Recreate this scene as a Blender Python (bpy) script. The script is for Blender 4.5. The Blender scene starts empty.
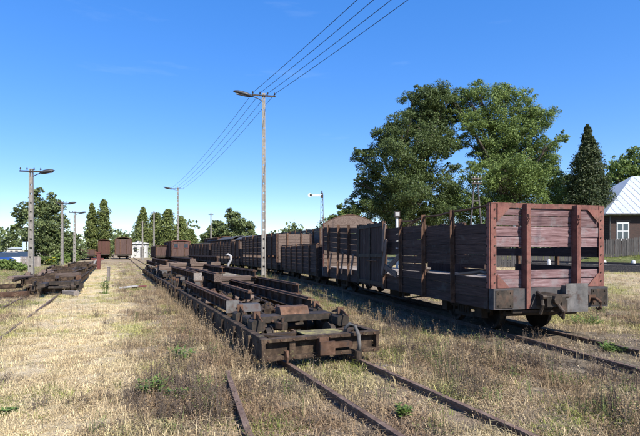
import bpy, math, random
import numpy as np
from mathutils import Vector, Matrix, Euler, noise as mnoise

random.seed(7)
RNG = np.random.default_rng(7)
R = math.radians
scene = bpy.context.scene
COL = scene.collection

# ------------------------------------------------------------------ camera, sky, sun, exposure
FPX = 462.0
CAMH = 1.6
HOR = 252.0
cd = bpy.data.cameras.new('camera')
cam = bpy.data.objects.new('camera', cd)
COL.objects.link(cam)
cam.location = (0, 0, CAMH)
cam.rotation_euler = (R(90), 0, 0)
cd.sensor_width = 36
cd.lens = FPX / 640 * 36
cd.shift_y = (HOR - 218) / 640
cd.clip_end = 3000
scene.camera = cam

SUN_DIR = Vector((0.574, -0.819, 0)).normalized()      # towards the sun, horizontally
SUN_EL = R(43)
w = bpy.data.worlds.new('World')
scene.world = w
w.use_nodes = True
nt = w.node_tree
bg = nt.nodes['Background']
sky = nt.nodes.new('ShaderNodeTexSky')
sky.sky_type = 'NISHITA'
sky.sun_disc = False
sky.sun_elevation = SUN_EL
sky.sun_rotation = math.atan2(SUN_DIR.x, SUN_DIR.y)
sky.air_density = 0.9
sky.dust_density = 0.1
sky.ozone_density = 5.0
hs = nt.nodes.new('ShaderNodeHueSaturation')
hs.inputs['Saturation'].default_value = 1.74
hs.inputs['Hue'].default_value = 0.518
hs.inputs['Value'].default_value = 1.66
gm = nt.nodes.new('ShaderNodeGamma'); gm.inputs[1].default_value = .55     # the phone camera's soft sky gradient
nt.links.new(sky.outputs[0], gm.inputs[0])
nt.links.new(gm.outputs[0], hs.inputs['Color'])
# faint cirrus wisps
tc = nt.nodes.new('ShaderNodeTexCoord')
mp = nt.nodes.new('ShaderNodeMapping'); mp.inputs['Scale'].default_value = (1.5, 1.5, 9)
nz = nt.nodes.new('ShaderNodeTexNoise'); nz.inputs['Scale'].default_value = 2.6; nz.inputs['Detail'].default_value = 9
nz.inputs['Roughness'].default_value = .55
rp = nt.nodes.new('ShaderNodeValToRGB')
rp.color_ramp.elements[0].position = .64; rp.color_ramp.elements[0].color = (0, 0, 0, 1)
rp.color_ramp.elements[1].position = .85; rp.color_ramp.elements[1].color = (.10, .10, .10, 1)
mxw = nt.nodes.new('ShaderNodeMix'); mxw.data_type = 'RGBA'
mxw.inputs['B'].default_value = (3.6, 4.3, 5.0, 1)
nt.links.new(tc.outputs['Generated'], mp.inputs['Vector'])
nt.links.new(mp.outputs[0], nz.inputs['Vector'])
nt.links.new(nz.outputs['Fac'], rp.inputs['Fac'])
nt.links.new(rp.outputs['Color'], mxw.inputs['Factor'])
nt.links.new(hs.outputs[0], mxw.inputs['A'])
nt.links.new(mxw.outputs['Result'], bg.inputs['Color'])
bg.inputs['Strength'].default_value = 0.15

sl = bpy.data.lights.new('sun', 'SUN')
sl.energy = 5.0
sl.angle = R(0.5)
sl.color = (1.0, .95, .87)
sun = bpy.data.objects.new('sun', sl)
COL.objects.link(sun)
to_sun = Vector((SUN_DIR.x * math.cos(SUN_EL), SUN_DIR.y * math.cos(SUN_EL), math.sin(SUN_EL)))
sun.rotation_euler = to_sun.to_track_quat('Z', 'Y').to_euler()
sun.location = (20, -30, 40)

vs = scene.view_settings
vs.view_transform = 'Standard'
vs.look = 'None'
vs.exposure = 0.92
vs.gamma = 1
vs.use_curve_mapping = False
scene.render.engine = 'CYCLES'
scene.cycles.max_bounces = 6
scene.cycles.transparent_max_bounces = 6

# ------------------------------------------------------------------ materials
def mat(name, cols, scale=(1, 1, 1), ns=5.0, rough=.85, bump=.3, rand=.25, metallic=0.0, dirt=None, dirt_amt=.5, dirt_ns=2.5, spec=.3, coords='Object', trans=0):
    """cols: list of colours across a noise ramp; dirt: a second colour in blotches"""
    m = bpy.data.materials.new(name)
    m.use_nodes = True
    n = m.node_tree.nodes; l = m.node_tree.links
    b = n['Principled BSDF']
    b.inputs['Roughness'].default_value = rough
    b.inputs['Metallic'].default_value = metallic
    b.inputs['Specular IOR Level'].default_value = spec
    t = n.new('ShaderNodeTexCoord')
    oi = n.new('ShaderNodeObjectInfo')
    mu = n.new('ShaderNodeMath'); mu.operation = 'MULTIPLY'; mu.inputs[1].default_value = 53.0
    l.new(oi.outputs['Random'], mu.inputs[0])
    ad = n.new('ShaderNodeVectorMath'); ad.operation = 'ADD'
    l.new(t.outputs[coords], ad.inputs[0]); l.new(mu.outputs[0], ad.inputs[1])
    mp = n.new('ShaderNodeMapping'); mp.inputs['Scale'].default_value = scale
    l.new(ad.outputs[0], mp.inputs['Vector'])
    z = n.new('ShaderNodeTexNoise'); z.inputs['Scale'].default_value = ns; z.inputs['Detail'].default_value = 10; z.inputs['Roughness'].default_value = .68
    l.new(mp.outputs[0], z.inputs['Vector'])
    rp = n.new('ShaderNodeValToRGB')
    e = rp.color_ramp.elements
    k = len(cols)
    for i, c in enumerate(cols):
        pos = .3 + .4 * i / max(1, k - 1)
        if i < 2:
            e[i].position = pos; e[i].color = (*c, 1)
        else:
            q = e.new(pos); q.color = (*c, 1)
    l.new(z.outputs['Fac'], rp.inputs['Fac'])
    out = rp.outputs['Color']
    if dirt is not None:
        z2 = n.new('ShaderNodeTexNoise'); z2.inputs['Scale'].default_value = dirt_ns; z2.inputs['Detail'].default_value = 8; z2.inputs['Roughness'].default_value = .7
        l.new(ad.outputs[0], z2.inputs['Vector'])
        r2 = n.new('ShaderNodeValToRGB')
        r2.color_ramp.elements[0].position = .62 - .25 * dirt_amt; r2.color_ramp.elements[0].color = (0, 0, 0, 1)
        r2.color_ramp.elements[1].position = .74 - .25 * dirt_amt; r2.color_ramp.elements[1].color = (.9, .9, .9, 1)
        l.new(z2.outputs['Fac'], r2.inputs['Fac'])
        mx = n.new('ShaderNodeMix'); mx.data_type = 'RGBA'
        l.new(r2.outputs['Color'], mx.inputs['Factor'])
        l.new(out, mx.inputs['A'])
        mx.inputs['B'].default_value = (*dirt, 1)
        out = mx.outputs['Result']
    h = n.new('ShaderNodeHueSaturation')
    mr = n.new('ShaderNodeMapRange')
    mr.inputs['To Min'].default_value = 1 - rand; mr.inputs['To Max'].default_value = 1 + rand
    l.new(oi.outputs['Random'], mr.inputs['Value'])
    l.new(mr.outputs[0], h.inputs['Value'])
    l.new(out, h.inputs['Color'])
    l.new(h.outputs[0], b.inputs['Base Color'])
    if bump:
        bp = n.new('ShaderNodeBump'); bp.inputs['Strength'].default_value = bump; bp.inputs['Distance'].default_value = .02
        l.new(z.outputs['Fac'], bp.inputs['Height']); l.new(bp.outputs[0], b.inputs['Normal'])
    return m

def leaf_mat(name, c1, c2, trans=.25, rough=.55):
    m = bpy.data.materials.new(name); m.use_nodes = True
    n = m.node_tree.nodes; l = m.node_tree.links
    b = n['Principled BSDF']; b.inputs['Roughness'].default_value = rough; b.inputs['Specular IOR Level'].default_value = .25
    g = n.new('ShaderNodeNewGeometry')
    mx = n.new('ShaderNodeMix'); mx.data_type = 'RGBA'
    mx.inputs['A'].default_value = (*c1, 1); mx.inputs['B'].default_value = (*c2, 1)
    l.new(g.outputs['Random Per Island'], mx.inputs['Factor'])
    l.new(mx.outputs['Result'], b.inputs['Base Color'])
    tr = n.new('ShaderNodeBsdfTranslucent'); l.new(mx.outputs['Result'], tr.inputs['Color'])
    ms = n.new('ShaderNodeMixShader'); ms.inputs[0].default_value = trans
    l.new(b.outputs[0], ms.inputs[1]); l.new(tr.outputs[0], ms.inputs[2])
    l.new(ms.outputs[0], n['Material Output'].inputs['Surface'])
    return m

def flat(name, c, rough=.6, metallic=0, spec=.4):
    m = bpy.data.materials.new(name); m.use_nodes = True
    b = m.node_tree.nodes['Principled BSDF']
    b.inputs['Base Color'].default_value = (*c, 1); b.inputs['Roughness'].default_value = rough
    b.inputs['Metallic'].default_value = metallic; b.inputs['Specular IOR Level'].default_value = spec
    return m

M = {}
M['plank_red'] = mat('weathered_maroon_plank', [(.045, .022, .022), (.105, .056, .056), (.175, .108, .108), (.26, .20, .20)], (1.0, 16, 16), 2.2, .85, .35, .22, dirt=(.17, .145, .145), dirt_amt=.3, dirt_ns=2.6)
M['plank_dark_shade'] = mat('weathered_shade_dark_plank', [(.018, .011, .009), (.042, .025, .020), (.078, .05, .042)], (1.0, 16, 16), 2.2, .9, .35, .35, dirt=(.075, .068, .06), dirt_amt=.2, dirt_ns=3)  # dark boards; the shade of the wagon sides is put into this colour
M['plank_grey'] = mat('silvered_plank', [(.10, .085, .075), (.20, .17, .15), (.30, .265, .235)], (1.0, 16, 16), 2.2, .9, .4, .25)
M['plank_brown'] = mat('greyed_brown_plank', [(.05, .034, .026), (.11, .078, .062), (.19, .145, .12)], (1.0, 16, 16), 2.2, .9, .4, .3)
M['red_steel'] = mat('rusty_red_painted_steel', [(.075, .03, .024), (.16, .065, .05), (.26, .135, .11)], ns=6, rough=.8, bump=.3, rand=.18, dirt=(.06, .03, .02), dirt_amt=.42, dirt_ns=6)
M['dark_steel'] = mat('dark_oily_steel', [(.010, .008, .006), (.027, .02, .014), (.065, .046, .033)], ns=6, rough=.7, bump=.25, rand=.2, dirt=(.075, .04, .025), dirt_amt=.25, dirt_ns=5)
M['grey_steel'] = mat('grey_worn_steel', [(.05, .047, .044), (.10, .094, .088), (.165, .155, .148)], ns=5, rough=.7, bump=.2, rand=.1, dirt=(.06, .035, .025), dirt_amt=.35, dirt_ns=6)
M['rust_steel'] = mat('brown_rusted_beam', [(.03, .016, .010), (.085, .045, .027), (.17, .098, .064)], ns=8, rough=.9, bump=.35, rand=.25, dirt=(.035, .027, .024), dirt_amt=.35, dirt_ns=4)
M['frame_steel'] = mat('rusted_frame_with_lichen', [(.014, .009, .006), (.036, .023, .0145), (.10, .067, .043)], ns=8, rough=.9, bump=.35, rand=.2, dirt=(.15, .13, .06), dirt_amt=.12, dirt_ns=4.5)
M['beam_steel'] = mat('dark_grey_worn_steel', [(.028, .026, .026), (.06, .056, .055), (.11, .10, .10)], ns=5, rough=.75, bump=.25, rand=.1, dirt=(.05, .03, .024), dirt_amt=.4, dirt_ns=5)
M['lichen_plate'] = mat('yellow_lichen_on_plate', [(.055, .045, .035), (.12, .10, .055), (.30, .27, .09)], ns=9, rough=.95, bump=.4, rand=.1)
M['pale_plate'] = mat('pale_plate', [(.17, .16, .155), (.28, .27, .26), (.38, .37, .35)], ns=6, rough=.8, bump=.2, rand=.15)
M['rail'] = mat('rusty_rail', [(.06, .036, .026), (.12, .078, .058), (.18, .13, .1)], ns=10, rough=.75, bump=.2, rand=.12)
M['sleeper'] = mat('old_sleeper_wood', [(.05, .042, .035), (.12, .10, .085), (.2, .175, .15)], (1, 14, 14), 2.5, .95, .5, .25)
M['concrete'] = mat('weathered_concrete', [(.13, .12, .105), (.19, .175, .155), (.26, .24, .215)], ns=5, rough=.92, bump=.25, rand=.1)
M['lamp_grey'] = mat('grey_lamp_housing', [(.03, .03, .033), (.06, .06, .064)], ns=4, rough=.5, bump=0, rand=.1, metallic=.3)
M['lamp_glass'] = flat('lamp_glass', (.2, .2, .19), .2)
M['wire'] = flat('wire', (.03, .03, .035), .5)
M['porcelain'] = flat('porcelain', (.40, .40, .38), .3)
M['white_paint'] = mat('white_paint', [(.42, .42, .41), (.55, .55, .54)], ns=4, rough=.6, bump=.05, rand=.05)
M['red_paint'] = mat('faded_red_paint', [(.10, .035, .03), (.18, .06, .05)], ns=5, rough=.7, bump=.1, rand=.15)
M['bark'] = mat('bark', [(.03, .024, .018), (.075, .06, .046), (.12, .10, .08)], (1, 1, .25), 6, .95, .5, .2)
M['roof_metal'] = mat('pale_sheet_roof', [(.31, .34, .37), (.40, .43, .46)], (1, .25, 1), ns=1.6, rough=.45, bump=.03, rand=.03, spec=.5)
M['brick'] = mat('dark_brick', [(.06, .032, .024), (.12, .06, .045), (.17, .095, .07)], ns=14, rough=.92, bump=.3, rand=.05)
_b = M['brick']; _n = _b.node_tree.nodes; _l = _b.node_tree.links
_bt = _n.new('ShaderNodeTexBrick'); _bt.inputs['Scale'].default_value = 3.2; _bt.inputs['Mortar Size'].default_value = .025; _bt.inputs['Color1'].default_value = (.06, .032, .025, 1); _bt.inputs['Color2'].default_value = (.038, .022, .019, 1); _bt.inputs['Mortar'].default_value = (.07, .06, .053, 1)
_tc = _n.new('ShaderNodeTexCoord'); _mp = _n.new('ShaderNodeMapping'); _mp.inputs['Rotation'].default_value = (R(90), 0, 0); _l.new(_tc.outputs['Object'], _mp.inputs['Vector']); _l.new(_mp.outputs[0], _bt.inputs['Vector']); _l.new(_bt.outputs['Color'], _n['Principled BSDF'].inputs['Base Color'])
M['glass'] = flat('window_glass', (.03, .04, .05), .08, spec=.8)
M['fence_wood'] = mat('dark_fence_wood', [(.03, .028, .028), (.07, .064, .06), (.11, .10, .095)], (12, 12, 1), 2.5, .9, .3, .25)
M['ballast'] = mat('dark_ballast', [(.012, .011, .010), (.036, .031, .027), (.11, .095, .08)], ns=16, rough=.95, bump=.9, rand=0)
M['rubber'] = flat('rubber', (.02, .02, .02), .8)
M['car_blue'] = flat('blue_car_paint', (.02, .06, .22), .25, .2, .6)
M['car_navy'] = flat('navy_car_paint', (.015, .03, .09), .25, .2, .6)
M['car_white'] = flat('white_car_paint', (.7, .7, .72), .25, 0, .6)
M['hose'] = mat('grey_hose', [(.05, .05, .05), (.14, .13, .12)], ns=8, rough=.8, bump=.1)
M['cream'] = mat('cream_render', [(.5, .46, .38), (.6, .56, .48)], ns=4, rough=.9, bump=.05, rand=.05)
M['tarp'] = mat('dark_roofing', [(.035, .035, .04), (.08, .08, .085)], ns=4, rough=.85, bump=.2)

M['leaf_dark'] = leaf_mat('leaf_dark', (.034, .058, .018), (.115, .15, .046))
M['leaf_mid'] = leaf_mat('leaf_mid', (.055, .095, .022), (.20, .26, .07))
M['leaf_light'] = leaf_mat('leaf_light', (.06, .10, .025), (.16, .20, .055))
M['leaf_conifer'] = leaf_mat('leaf_conifer', (.02, .035, .012), (.07, .085, .03), .1)
M['leaf_thuja'] = leaf_mat('leaf_thuja', (.055, .08, .022), (.18, .205, .06), .15)
M['leaf_far'] = leaf_mat('leaf_far', (.055, .08, .03), (.15, .18, .065), .15)
M['leaf_weed'] = leaf_mat('leaf_weed', (.08, .14, .03), (.19, .26, .07), .3)
M['leaf_yellow'] = leaf_mat('leaf_yellow', (.35, .33, .03), (.55, .5, .06), .2)

# ------------------------------------------------------------------ mesh helpers
class MB:
    def __init__(s): s.v = []; s.f = []
    def add(s, vs, fs):
        k = len(s.v); s.v += [tuple(p) for p in vs]; s.f += [tuple(i + k for i in f) for f in fs]; return s
    def box(s, c, d, rot=None, ch=0.0):
        x, y, z = d[0] / 2, d[1] / 2, d[2] / 2
        if ch > 0:        # box with chamfered long (X) edges
            q = min(ch, y * .8, z * .8)
            pr = [(-y + q, -z), (y - q, -z), (y, -z + q), (y, z - q), (y - q, z), (-y + q, z), (-y, z - q), (-y, -z + q)]
            vs = [(-x, a, b) for a, b in pr] + [(x, a, b) for a, b in pr]
            fs = [tuple(range(7, -1, -1)), tuple(range(8, 16))] + [(i, (i + 1) % 8, 8 + (i + 1) % 8, 8 + i) for i in range(8)]
        else:
            vs = [(sx * x, sy * y, sz * z) for sx in (-1, 1) for sy in (-1, 1) for sz in (-1, 1)]
            fs = [(0, 1, 3, 2), (4, 6, 7, 5), (0, 4, 5, 1), (2, 3, 7, 6), (0, 2, 6, 4), (1, 5, 7, 3)]
        c = Vector(c)
        if rot is not None:
            m = rot if isinstance(rot, Matrix) else Euler(rot).to_matrix()
            vs = [m @ Vector(p) + c for p in vs]
        else:
            vs = [Vector(p) + c for p in vs]
        return s.add(vs, fs)
    def tube(s, pts, r, n=8, caps=True):
        pts = [Vector(p) for p in pts]
        rs = r if isinstance(r, (list, tuple)) else [r] * len(pts)
        vs = []; fs = []
        up = None
        for i, p in enumerate(pts):
            d = (pts[min(i + 1, len(pts) - 1)] - pts[max(i - 1, 0)]).normalized()
            if up is None:
                up = Vector((0, 0, 1)) if abs(d.z) < .9 else Vector((1, 0, 0))
            a = d.cross(up)
            if a.length < 1e-4: a = d.cross(Vector((1, 0, 0)))
            a.normalize(); b = d.cross(a).normalized(); up = -b if False else up
            for k in range(n):
                t = 2 * math.pi * k / n
                vs.append(p + (a * math.cos(t) + b * math.sin(t)) * rs[i])
        for i in range(len(pts) - 1):
            for k in range(n):
                fs.append((i * n + k, i * n + (k + 1) % n, (i + 1) * n + (k + 1) % n, (i + 1) * n + k))
        if caps:
            fs.append(tuple(range(n - 1, -1, -1))); fs.append(tuple((len(pts) - 1) * n + k for k in range(n)))
        return s.add(vs, fs)
    def prism(s, prof, p0, p1, right, up):
        """profile [(a,b)] swept from p0 to p1; a along right, b along up"""
        p0 = Vector(p0); p1 = Vector(p1); right = Vector(right); up = Vector(up)
        n = len(prof)
        vs = [p0 + right * a + up * b for a, b in prof] + [p1 + right * a + up * b for a, b in prof]
        fs = [tuple(range(n - 1, -1, -1)), tuple(range(n, 2 * n))] + [(i, (i + 1) % n, n + (i + 1) % n, n + i) for i in range(n)]
        return s.add(vs, fs)
    def mesh(s, name, m=None, smooth=False):
        me = bpy.data.meshes.new(name)
        me.from_pydata([tuple(p) for p in s.v], [], s.f)
        if m is not None: me.materials.append(M[m] if isinstance(m, str) else m)
        if smooth: me.polygons.foreach_set('use_smooth', [True] * len(me.polygons))
        me.update()
        return me
    def build(s, name, m, parent=None, smooth=False, kind=None):
        return link(name, s.mesh(name, m, smooth), parent, kind=kind)

def link(name, me, parent=None, loc=(0, 0, 0), rot=(0, 0, 0), kind=None):
    o = bpy.data.objects.new(name, me); COL.objects.link(o)
    o.location = loc; o.rotation_euler = rot
    if parent: o.parent = parent
    if kind: o['kind'] = kind
    return o

def tag(o, label, cat, group=None):
    o['label'] = label; o['category'] = cat
    if group: o['group'] = group
    return o

def thing(name, label, cat, loc=(0, 0, 0), rz=0, group=None):
    o = bpy.data.objects.new(name, None); COL.objects.link(o)
    o.location = loc; o.rotation_euler = (0, 0, rz)
    return tag(o, label, cat, group)

def struct(o): o['kind'] = 'structure'; return o

def copy_tree(o, parent=None):
    c = o.copy(); COL.objects.link(c); c.parent = parent
    for ch in list(o.children): copy_tree(ch, c)
    return c

_pl = {}
def plank(parent, c, L, h, t, m='plank_red', rot=(0, 0, 0), name='plank', jit=.004):
    """a board of length L along its own X, thickness t (Y), height h (Z)"""
    key = (round(L, 2), round(h, 3), round(t, 3), m, random.randrange(4))
    if key not in _pl:        # a slightly warped board with uneven edges
        vs_ = []; n_ = 5; j = min(.007, h * .045)
        bow = random.uniform(-.006, .006)
        for i in range(n_ + 1):
            f_ = i / n_; x_ = L * (f_ - .5) + (random.uniform(-.012, .012) if i in (0, n_) else random.uniform(-.05, .05) * L)
            o_ = bow * 4 * f_ * (1 - f_)
            for (a_, c_) in ((-1, -1), (1, -1), (1, 1), (-1, 1)):
                vs_.append((x_ + (random.uniform(-.008, .008) if i in (0, n_) else 0), a_ * t / 2 + random.uniform(-.002, .002) + o_, c_ * (h / 2 - random.random() * j)))
        fs_ = [(3, 2, 1, 0), tuple(4 * n_ + q for q in range(4))] + [(4 * i + q, 4 * i + (q + 1) % 4, 4 * i + 4 + (q + 1) % 4, 4 * i + 4 + q) for i in range(n_) for q in range(4)]
        _pl[key] = MB().add(vs_, fs_).mesh(name, m)
    r = (rot[0] + random.uniform(-1, 1) * jit, rot[1] + random.uniform(-1, 1) * jit * .6, rot[2] + random.uniform(-1, 1) * jit)
    return link(name, _pl[key], parent, c, r)

def ss(a, b, x):
    t = np.clip((x - a) / (b - a), 0, 1); return t * t * (3 - 2 * t)

def px(x, y, D):            # photograph pixel -> world point at distance D
    return Vector(((x - 320) / FPX * D, D, CAMH - (y - HOR) / FPX * D))

# ------------------------------------------------------------------ terrain
def gz(x, y):
    x = np.asarray(x, float); y = np.asarray(y, float)
    z = .02 * np.sin(x * 1.7 + 1.3 * np.sin(y * .9)) * np.cos(y * 1.3 + .6 * np.sin(x * 1.1))
    z = z + .03 * np.sin(x * .53 + 2) * np.sin(y * .41 + 1)
    z = z * ss(300, 100, y) if False else z
    z = z + .010 * np.clip(y - 40, 0, 60)
    u = (x - 4.08) * .97 + (y - 8.24) * .242
    fr = ss(-20, 5, x)
    z = z + fr * (.36 * ss(8, 17, u) + .76 * ss(21.4, 23.2, u) + .45 * ss(23, 31, u))
    return z

def gzf(x, y): return float(gz(x, y))

def ground_material():
    m = bpy.data.materials.new('dry_ground'); m.use_nodes = True
    n = m.node_tree.nodes; l = m.node_tree.links
    b = n['Principled BSDF']; b.inputs['Roughness'].default_value = .97; b.inputs['Specular IOR Level'].default_value = .1
    t = n.new('ShaderNodeTexCoord')
    def nz(s, d=10, r=.65):
        z = n.new('ShaderNodeTexNoise'); z.inputs['Scale'].default_value = s; z.inputs['Detail'].default_value = d; z.inputs['Roughness'].default_value = r
        l.new(t.outputs['Object'], z.inputs['Vector']); return z
    def ramp(z, stops):
        r = n.new('ShaderNodeValToRGB'); e = r.color_ramp.elements
        for i, (p, c) in enumerate(stops):
            if i < 2: e[i].position = p; e[i].color = (*c, 1)
            else: q = e.new(p); q.color = (*c, 1)
        l.new(z.outputs['Fac'], r.inputs['Fac']); return r
    fine = ramp(nz(9, 12, .75), [(.30, (.09, .07, .05)), (.46, (.24, .185, .12)), (.58, (.38, .30, .19)), (.72, (.54, .44, .28))])
    pat = ramp(nz(.45, 6), [(.42, (0, 0, 0)), (.6, (1, 1, 1))])
    brown = ramp(nz(22, 10, .75), [(.3, (.08, .06, .045)), (.5, (.21, .16, .115)), (.7, (.37, .29, .205))])
    mx = n.new('ShaderNodeMix'); mx.data_type = 'RGBA'
    l.new(pat.outputs[0], mx.inputs['Factor']); l.new(brown.outputs[0], mx.inputs['A']); l.new(fine.outputs[0], mx.inputs['B'])
    # bare sandy and green areas painted per vertex (what grows there; soil also carries wagon shade)
    at = n.new('ShaderNodeVertexColor'); at.layer_name = 'cover'
    sp = n.new('ShaderNodeSeparateColor'); l.new(at.outputs['Color'], sp.inputs['Color'])
    straw = ramp(nz(14, 10, .7), [(.3, (.36, .285, .165)), (.5, (.54, .44, .28)), (.7, (.66, .56, .38))])
    green = ramp(nz(3, 10, .75), [(.3, (.06, .075, .025)), (.5, (.13, .145, .05)), (.7, (.25, .235, .10))])
    soil = ramp(nz(7, 12, .75), [(.3, (.05, .04, .03)), (.5, (.15, .12, .085)), (.7, (.34, .28, .20))])  # dark track bed, darkened further so the wagon's shade reads deeper
    prev = mx.outputs['Result']
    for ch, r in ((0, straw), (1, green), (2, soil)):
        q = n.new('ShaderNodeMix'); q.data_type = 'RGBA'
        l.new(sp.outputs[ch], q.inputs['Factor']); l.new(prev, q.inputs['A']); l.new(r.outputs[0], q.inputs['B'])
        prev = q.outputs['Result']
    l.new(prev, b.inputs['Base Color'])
    bp = n.new('ShaderNodeBump'); bp.inputs['Strength'].default_value = .8; bp.inputs['Distance'].default_value = .04
    zz = nz(30, 8, .8); l.new(zz.outputs['Fac'], bp.inputs['Height']); l.new(bp.outputs[0], b.inputs['Normal'])
    return m

# paths of the tracks
T1C = np.array((.03, 6.45)); T1D = np.array((-.405, .914)); T1N = np.array((.914, .405))
def t1(s, v=0.0):
    p = T1C + T1D * s + T1N * v
    return float(p[0]), float(p[1])
T1A = math.atan2(.914, -.405)

_rt = {}
def _build_right():
    ds = .25
    s = 0.0; p = np.array((4.08, 8.24)); out = [(0.0, p[0], p[1], 14.0)]
    while s < 95:
        th = 14.0 if s < 12 else min(28.0, 14 + (s - 12) * .55)
        p = p + ds * np.array((-math.sin(R(th)), math.cos(R(th)))); s += ds
        out.append((s, p[0], p[1], th))
    return np.array(out)
RT = _build_right()
def rt(s, v=0.0):
    """point on the right-hand track at s (v to the right), heading in degrees"""
    if s < 0:
        th = 14.0; x = 4.08 - math.sin(R(th)) * s; y = 8.24 + math.cos(R(th)) * s
    else:
        x = float(np.interp(s, RT[:, 0], RT[:, 1])); y = float(np.interp(s, RT[:, 0], RT[:, 2])); th = float(np.interp(s, RT[:, 0], RT[:, 3]))
    return x + math.cos(R(th)) * v, y + math.sin(R(th)) * v, th
LTC = np.array((-9.7, 16.0))
def lt(s, v=0.0):
    p = LTC + T1D * s + T1N * v; return float(p[0]), float(p[1])

def cover(x, y):
    """straw, green, soil amounts"""
    n1 = np.sin(x * .9 + 2 * np.sin(y * .37)) * np.sin(y * .7 + 1.5 * np.sin(x * .45))
    n2 = np.sin(x * 2.3 + 1.1 * np.sin(y * 1.9 + 2)) * np.sin(y * 2.7 + .8 * np.sin(x * 1.7))
    v1 = (x - T1C[0]) * T1N[0] + (y - T1C[1]) * T1N[1]      # lateral from the transporter track
    vw = v1 + .45 * n1 + .25 * n2
    straw = ss(-2.1, -2.7, vw) * ss(-5.7, -4.3, vw) * (.9 + .1 * n2) * ss(60, 30, y) + .3 * ss(.3, .8, n1 * n2 * 2) * ss(-1, -2, v1)
    vr = (x - 4.08) * .97 + (y - 8.24) * .242
    straw = straw + ss(7, 10, vr) * ss(20, 17, vr) * .55 * ss(-20, 0, x)
    green = ss(20.8, 22.5, vr) * ss(-10, 6, x)
    green = np.maximum(green, ss(-7.4, -8.8, v1) * ss(16, 22, y) * .85 * (.75 + .25 * n1))
    green = np.maximum(green, ss(2.2, 3.2, v1) * ss(-1.0, -1.8, vr) * ss(11, 14, y) * .55)
    green = np.maximum(green, .3 * ss(.35, .8, n2 * n1 * 1.8))
    green = np.maximum(green, ss(1.2, 2.5, vr) * ss(7, 4, vr) * .35 * ss(.0, .6, n2))
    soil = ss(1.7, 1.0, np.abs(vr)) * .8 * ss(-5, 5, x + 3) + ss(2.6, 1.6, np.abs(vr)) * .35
    soil = np.maximum(soil, ss(-7.6, -8.3, v1) * ss(-9.3, -8.8, v1) * ss(40, 25, y) * .0)
    return np.clip(straw, 0, 1), np.clip(green, 0, 1), np.clip(soil, 0, 1)

def make_ground():
    def axis(lo, hi, c, d0, gr):
        out = [c]; d = d0; x = c
        while x < hi: x += d; d *= gr; out.append(min(x, hi))
        x = c; d = d0
        while x > lo: x -= d; d *= gr; out.append(max(x, lo))
        return np.array(sorted(set(out)))
    xs = axis(-900, 900, 1, .16, 1.022); ys = axis(-40, 1600, 5, .16, 1.022)
    X, Y = np.meshgrid(xs, ys)
    Z = gz(X, Y)
    near = ss(30, 12, Y) * ss(25, 12, np.abs(X))
    Z = Z + near * RNG.normal(0, .012, X.shape)
    co = np.stack([X, Y, Z], -1).reshape(-1, 3)
    ny, nx = X.shape
    idx = np.arange(ny * nx).reshape(ny, nx)
    q = np.stack([idx[:-1, :-1], idx[:-1, 1:], idx[1:, 1:], idx[1:, :-1]], -1).reshape(-1, 4)
    me = bpy.data.meshes.new('ground')
    me.vertices.add(len(co)); me.vertices.foreach_set('co', co.ravel())
    me.loops.add(q.size); me.loops.foreach_set('vertex_index', q.ravel())
    me.polygons.add(len(q)); me.polygons.foreach_set('loop_start', np.arange(len(q)) * 4); me.polygons.foreach_set('loop_total', np.full(len(q), 4))
    me.update(calc_edges=True)
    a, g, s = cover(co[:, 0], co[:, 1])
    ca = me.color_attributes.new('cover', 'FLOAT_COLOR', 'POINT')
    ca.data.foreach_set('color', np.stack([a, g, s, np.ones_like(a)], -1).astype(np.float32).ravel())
    me.materials.append(ground_material())
    me.polygons.foreach_set('use_smooth', [True] * len(me.polygons))
    return struct(link('ground', me))
make_ground()

# ------------------------------------------------------------------ tracks
RAILP = [(-.05, 0), (.05, 0), (.05, .012), (.012, .025), (.012, .075), (.028, .085), (.028, .11), (-.028, .11), (-.028, .085), (-.012, .075), (-.012, .025), (-.05, .012)]
def sweep(mb, pts, prof):
    n = len(prof); vs = []; fs = []
    for i, p in enumerate(pts):
        p = Vector(p); a = Vector(pts[max(0, i - 1)]); b = Vector(pts[min(len(pts) - 1, i + 1)])
        d = (b - a); d.z = 0; d.normalize(); rgt = Vector((d.y, -d.x, 0))
        for q in prof: vs.append(p + rgt * q[0] + Vector((0, 0, q[1])))
    for i in range(len(pts) - 1):
        for k in range(n):
            fs.append((i * n + k, i * n + (k + 1) % n, (i + 1) * n + (k + 1) % n, (i + 1) * n + k))
    fs.append(tuple(range(n - 1, -1, -1))); fs.append(tuple((len(pts) - 1) * n + k for k in range(n)))
    mb.add(vs, fs)

SLEEPER = MB().box((0, 0, 0), (1.75, .22, .14), ch=.015).mesh('sleeper', 'sleeper')
def track(name, fn, s0, s1, step, sl0, sl1, zfn, gauge=1.0, sl_step=.72):
    e = bpy.data.objects.new(name, None); COL.objects.link(e); struct(e)
    ns = int((s1 - s0) / step) + 1
    for side in (-.5, .5):
        pts = []
        for i in range(ns):
            s = s0 + (s1 - s0) * i / (ns - 1)
            x, y = fn(s, side * gauge)[:2]; xc, yc = fn(s, 0)[:2]
            pts.append((x, y, zfn(xc, yc)))
        mb = MB(); sweep(mb, pts, RAILP); mb.build('rail', 'rail', e)
    s = sl0
    while s < sl1:
        x, y = fn(s, random.uniform(-.06, .06))[:2]; x2, y2 = fn(s + .2, 0)[:2]; x1, y1 = fn(s - .2, 0)[:2]
        a = math.atan2(y2 - y1, x2 - x1) - math.pi / 2
        link('sleeper', SLEEPER, e, (x, y, zfn(x, y) - .068 + random.uniform(-.012, .0)), (random.uniform(-.02, .02), random.uniform(-.02, .02), a + random.uniform(-.03, .03)))
        s += sl_step
    return e
flatz = lambda x, y: -.012 + .010 * max(0, min(60, y - 40))
track('railway_track', t1, -6, 100, 2, -4.5, 14, flatz)
track('railway_track', rt, -9, 90, 2, -8.5, 12, flatz)
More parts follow.
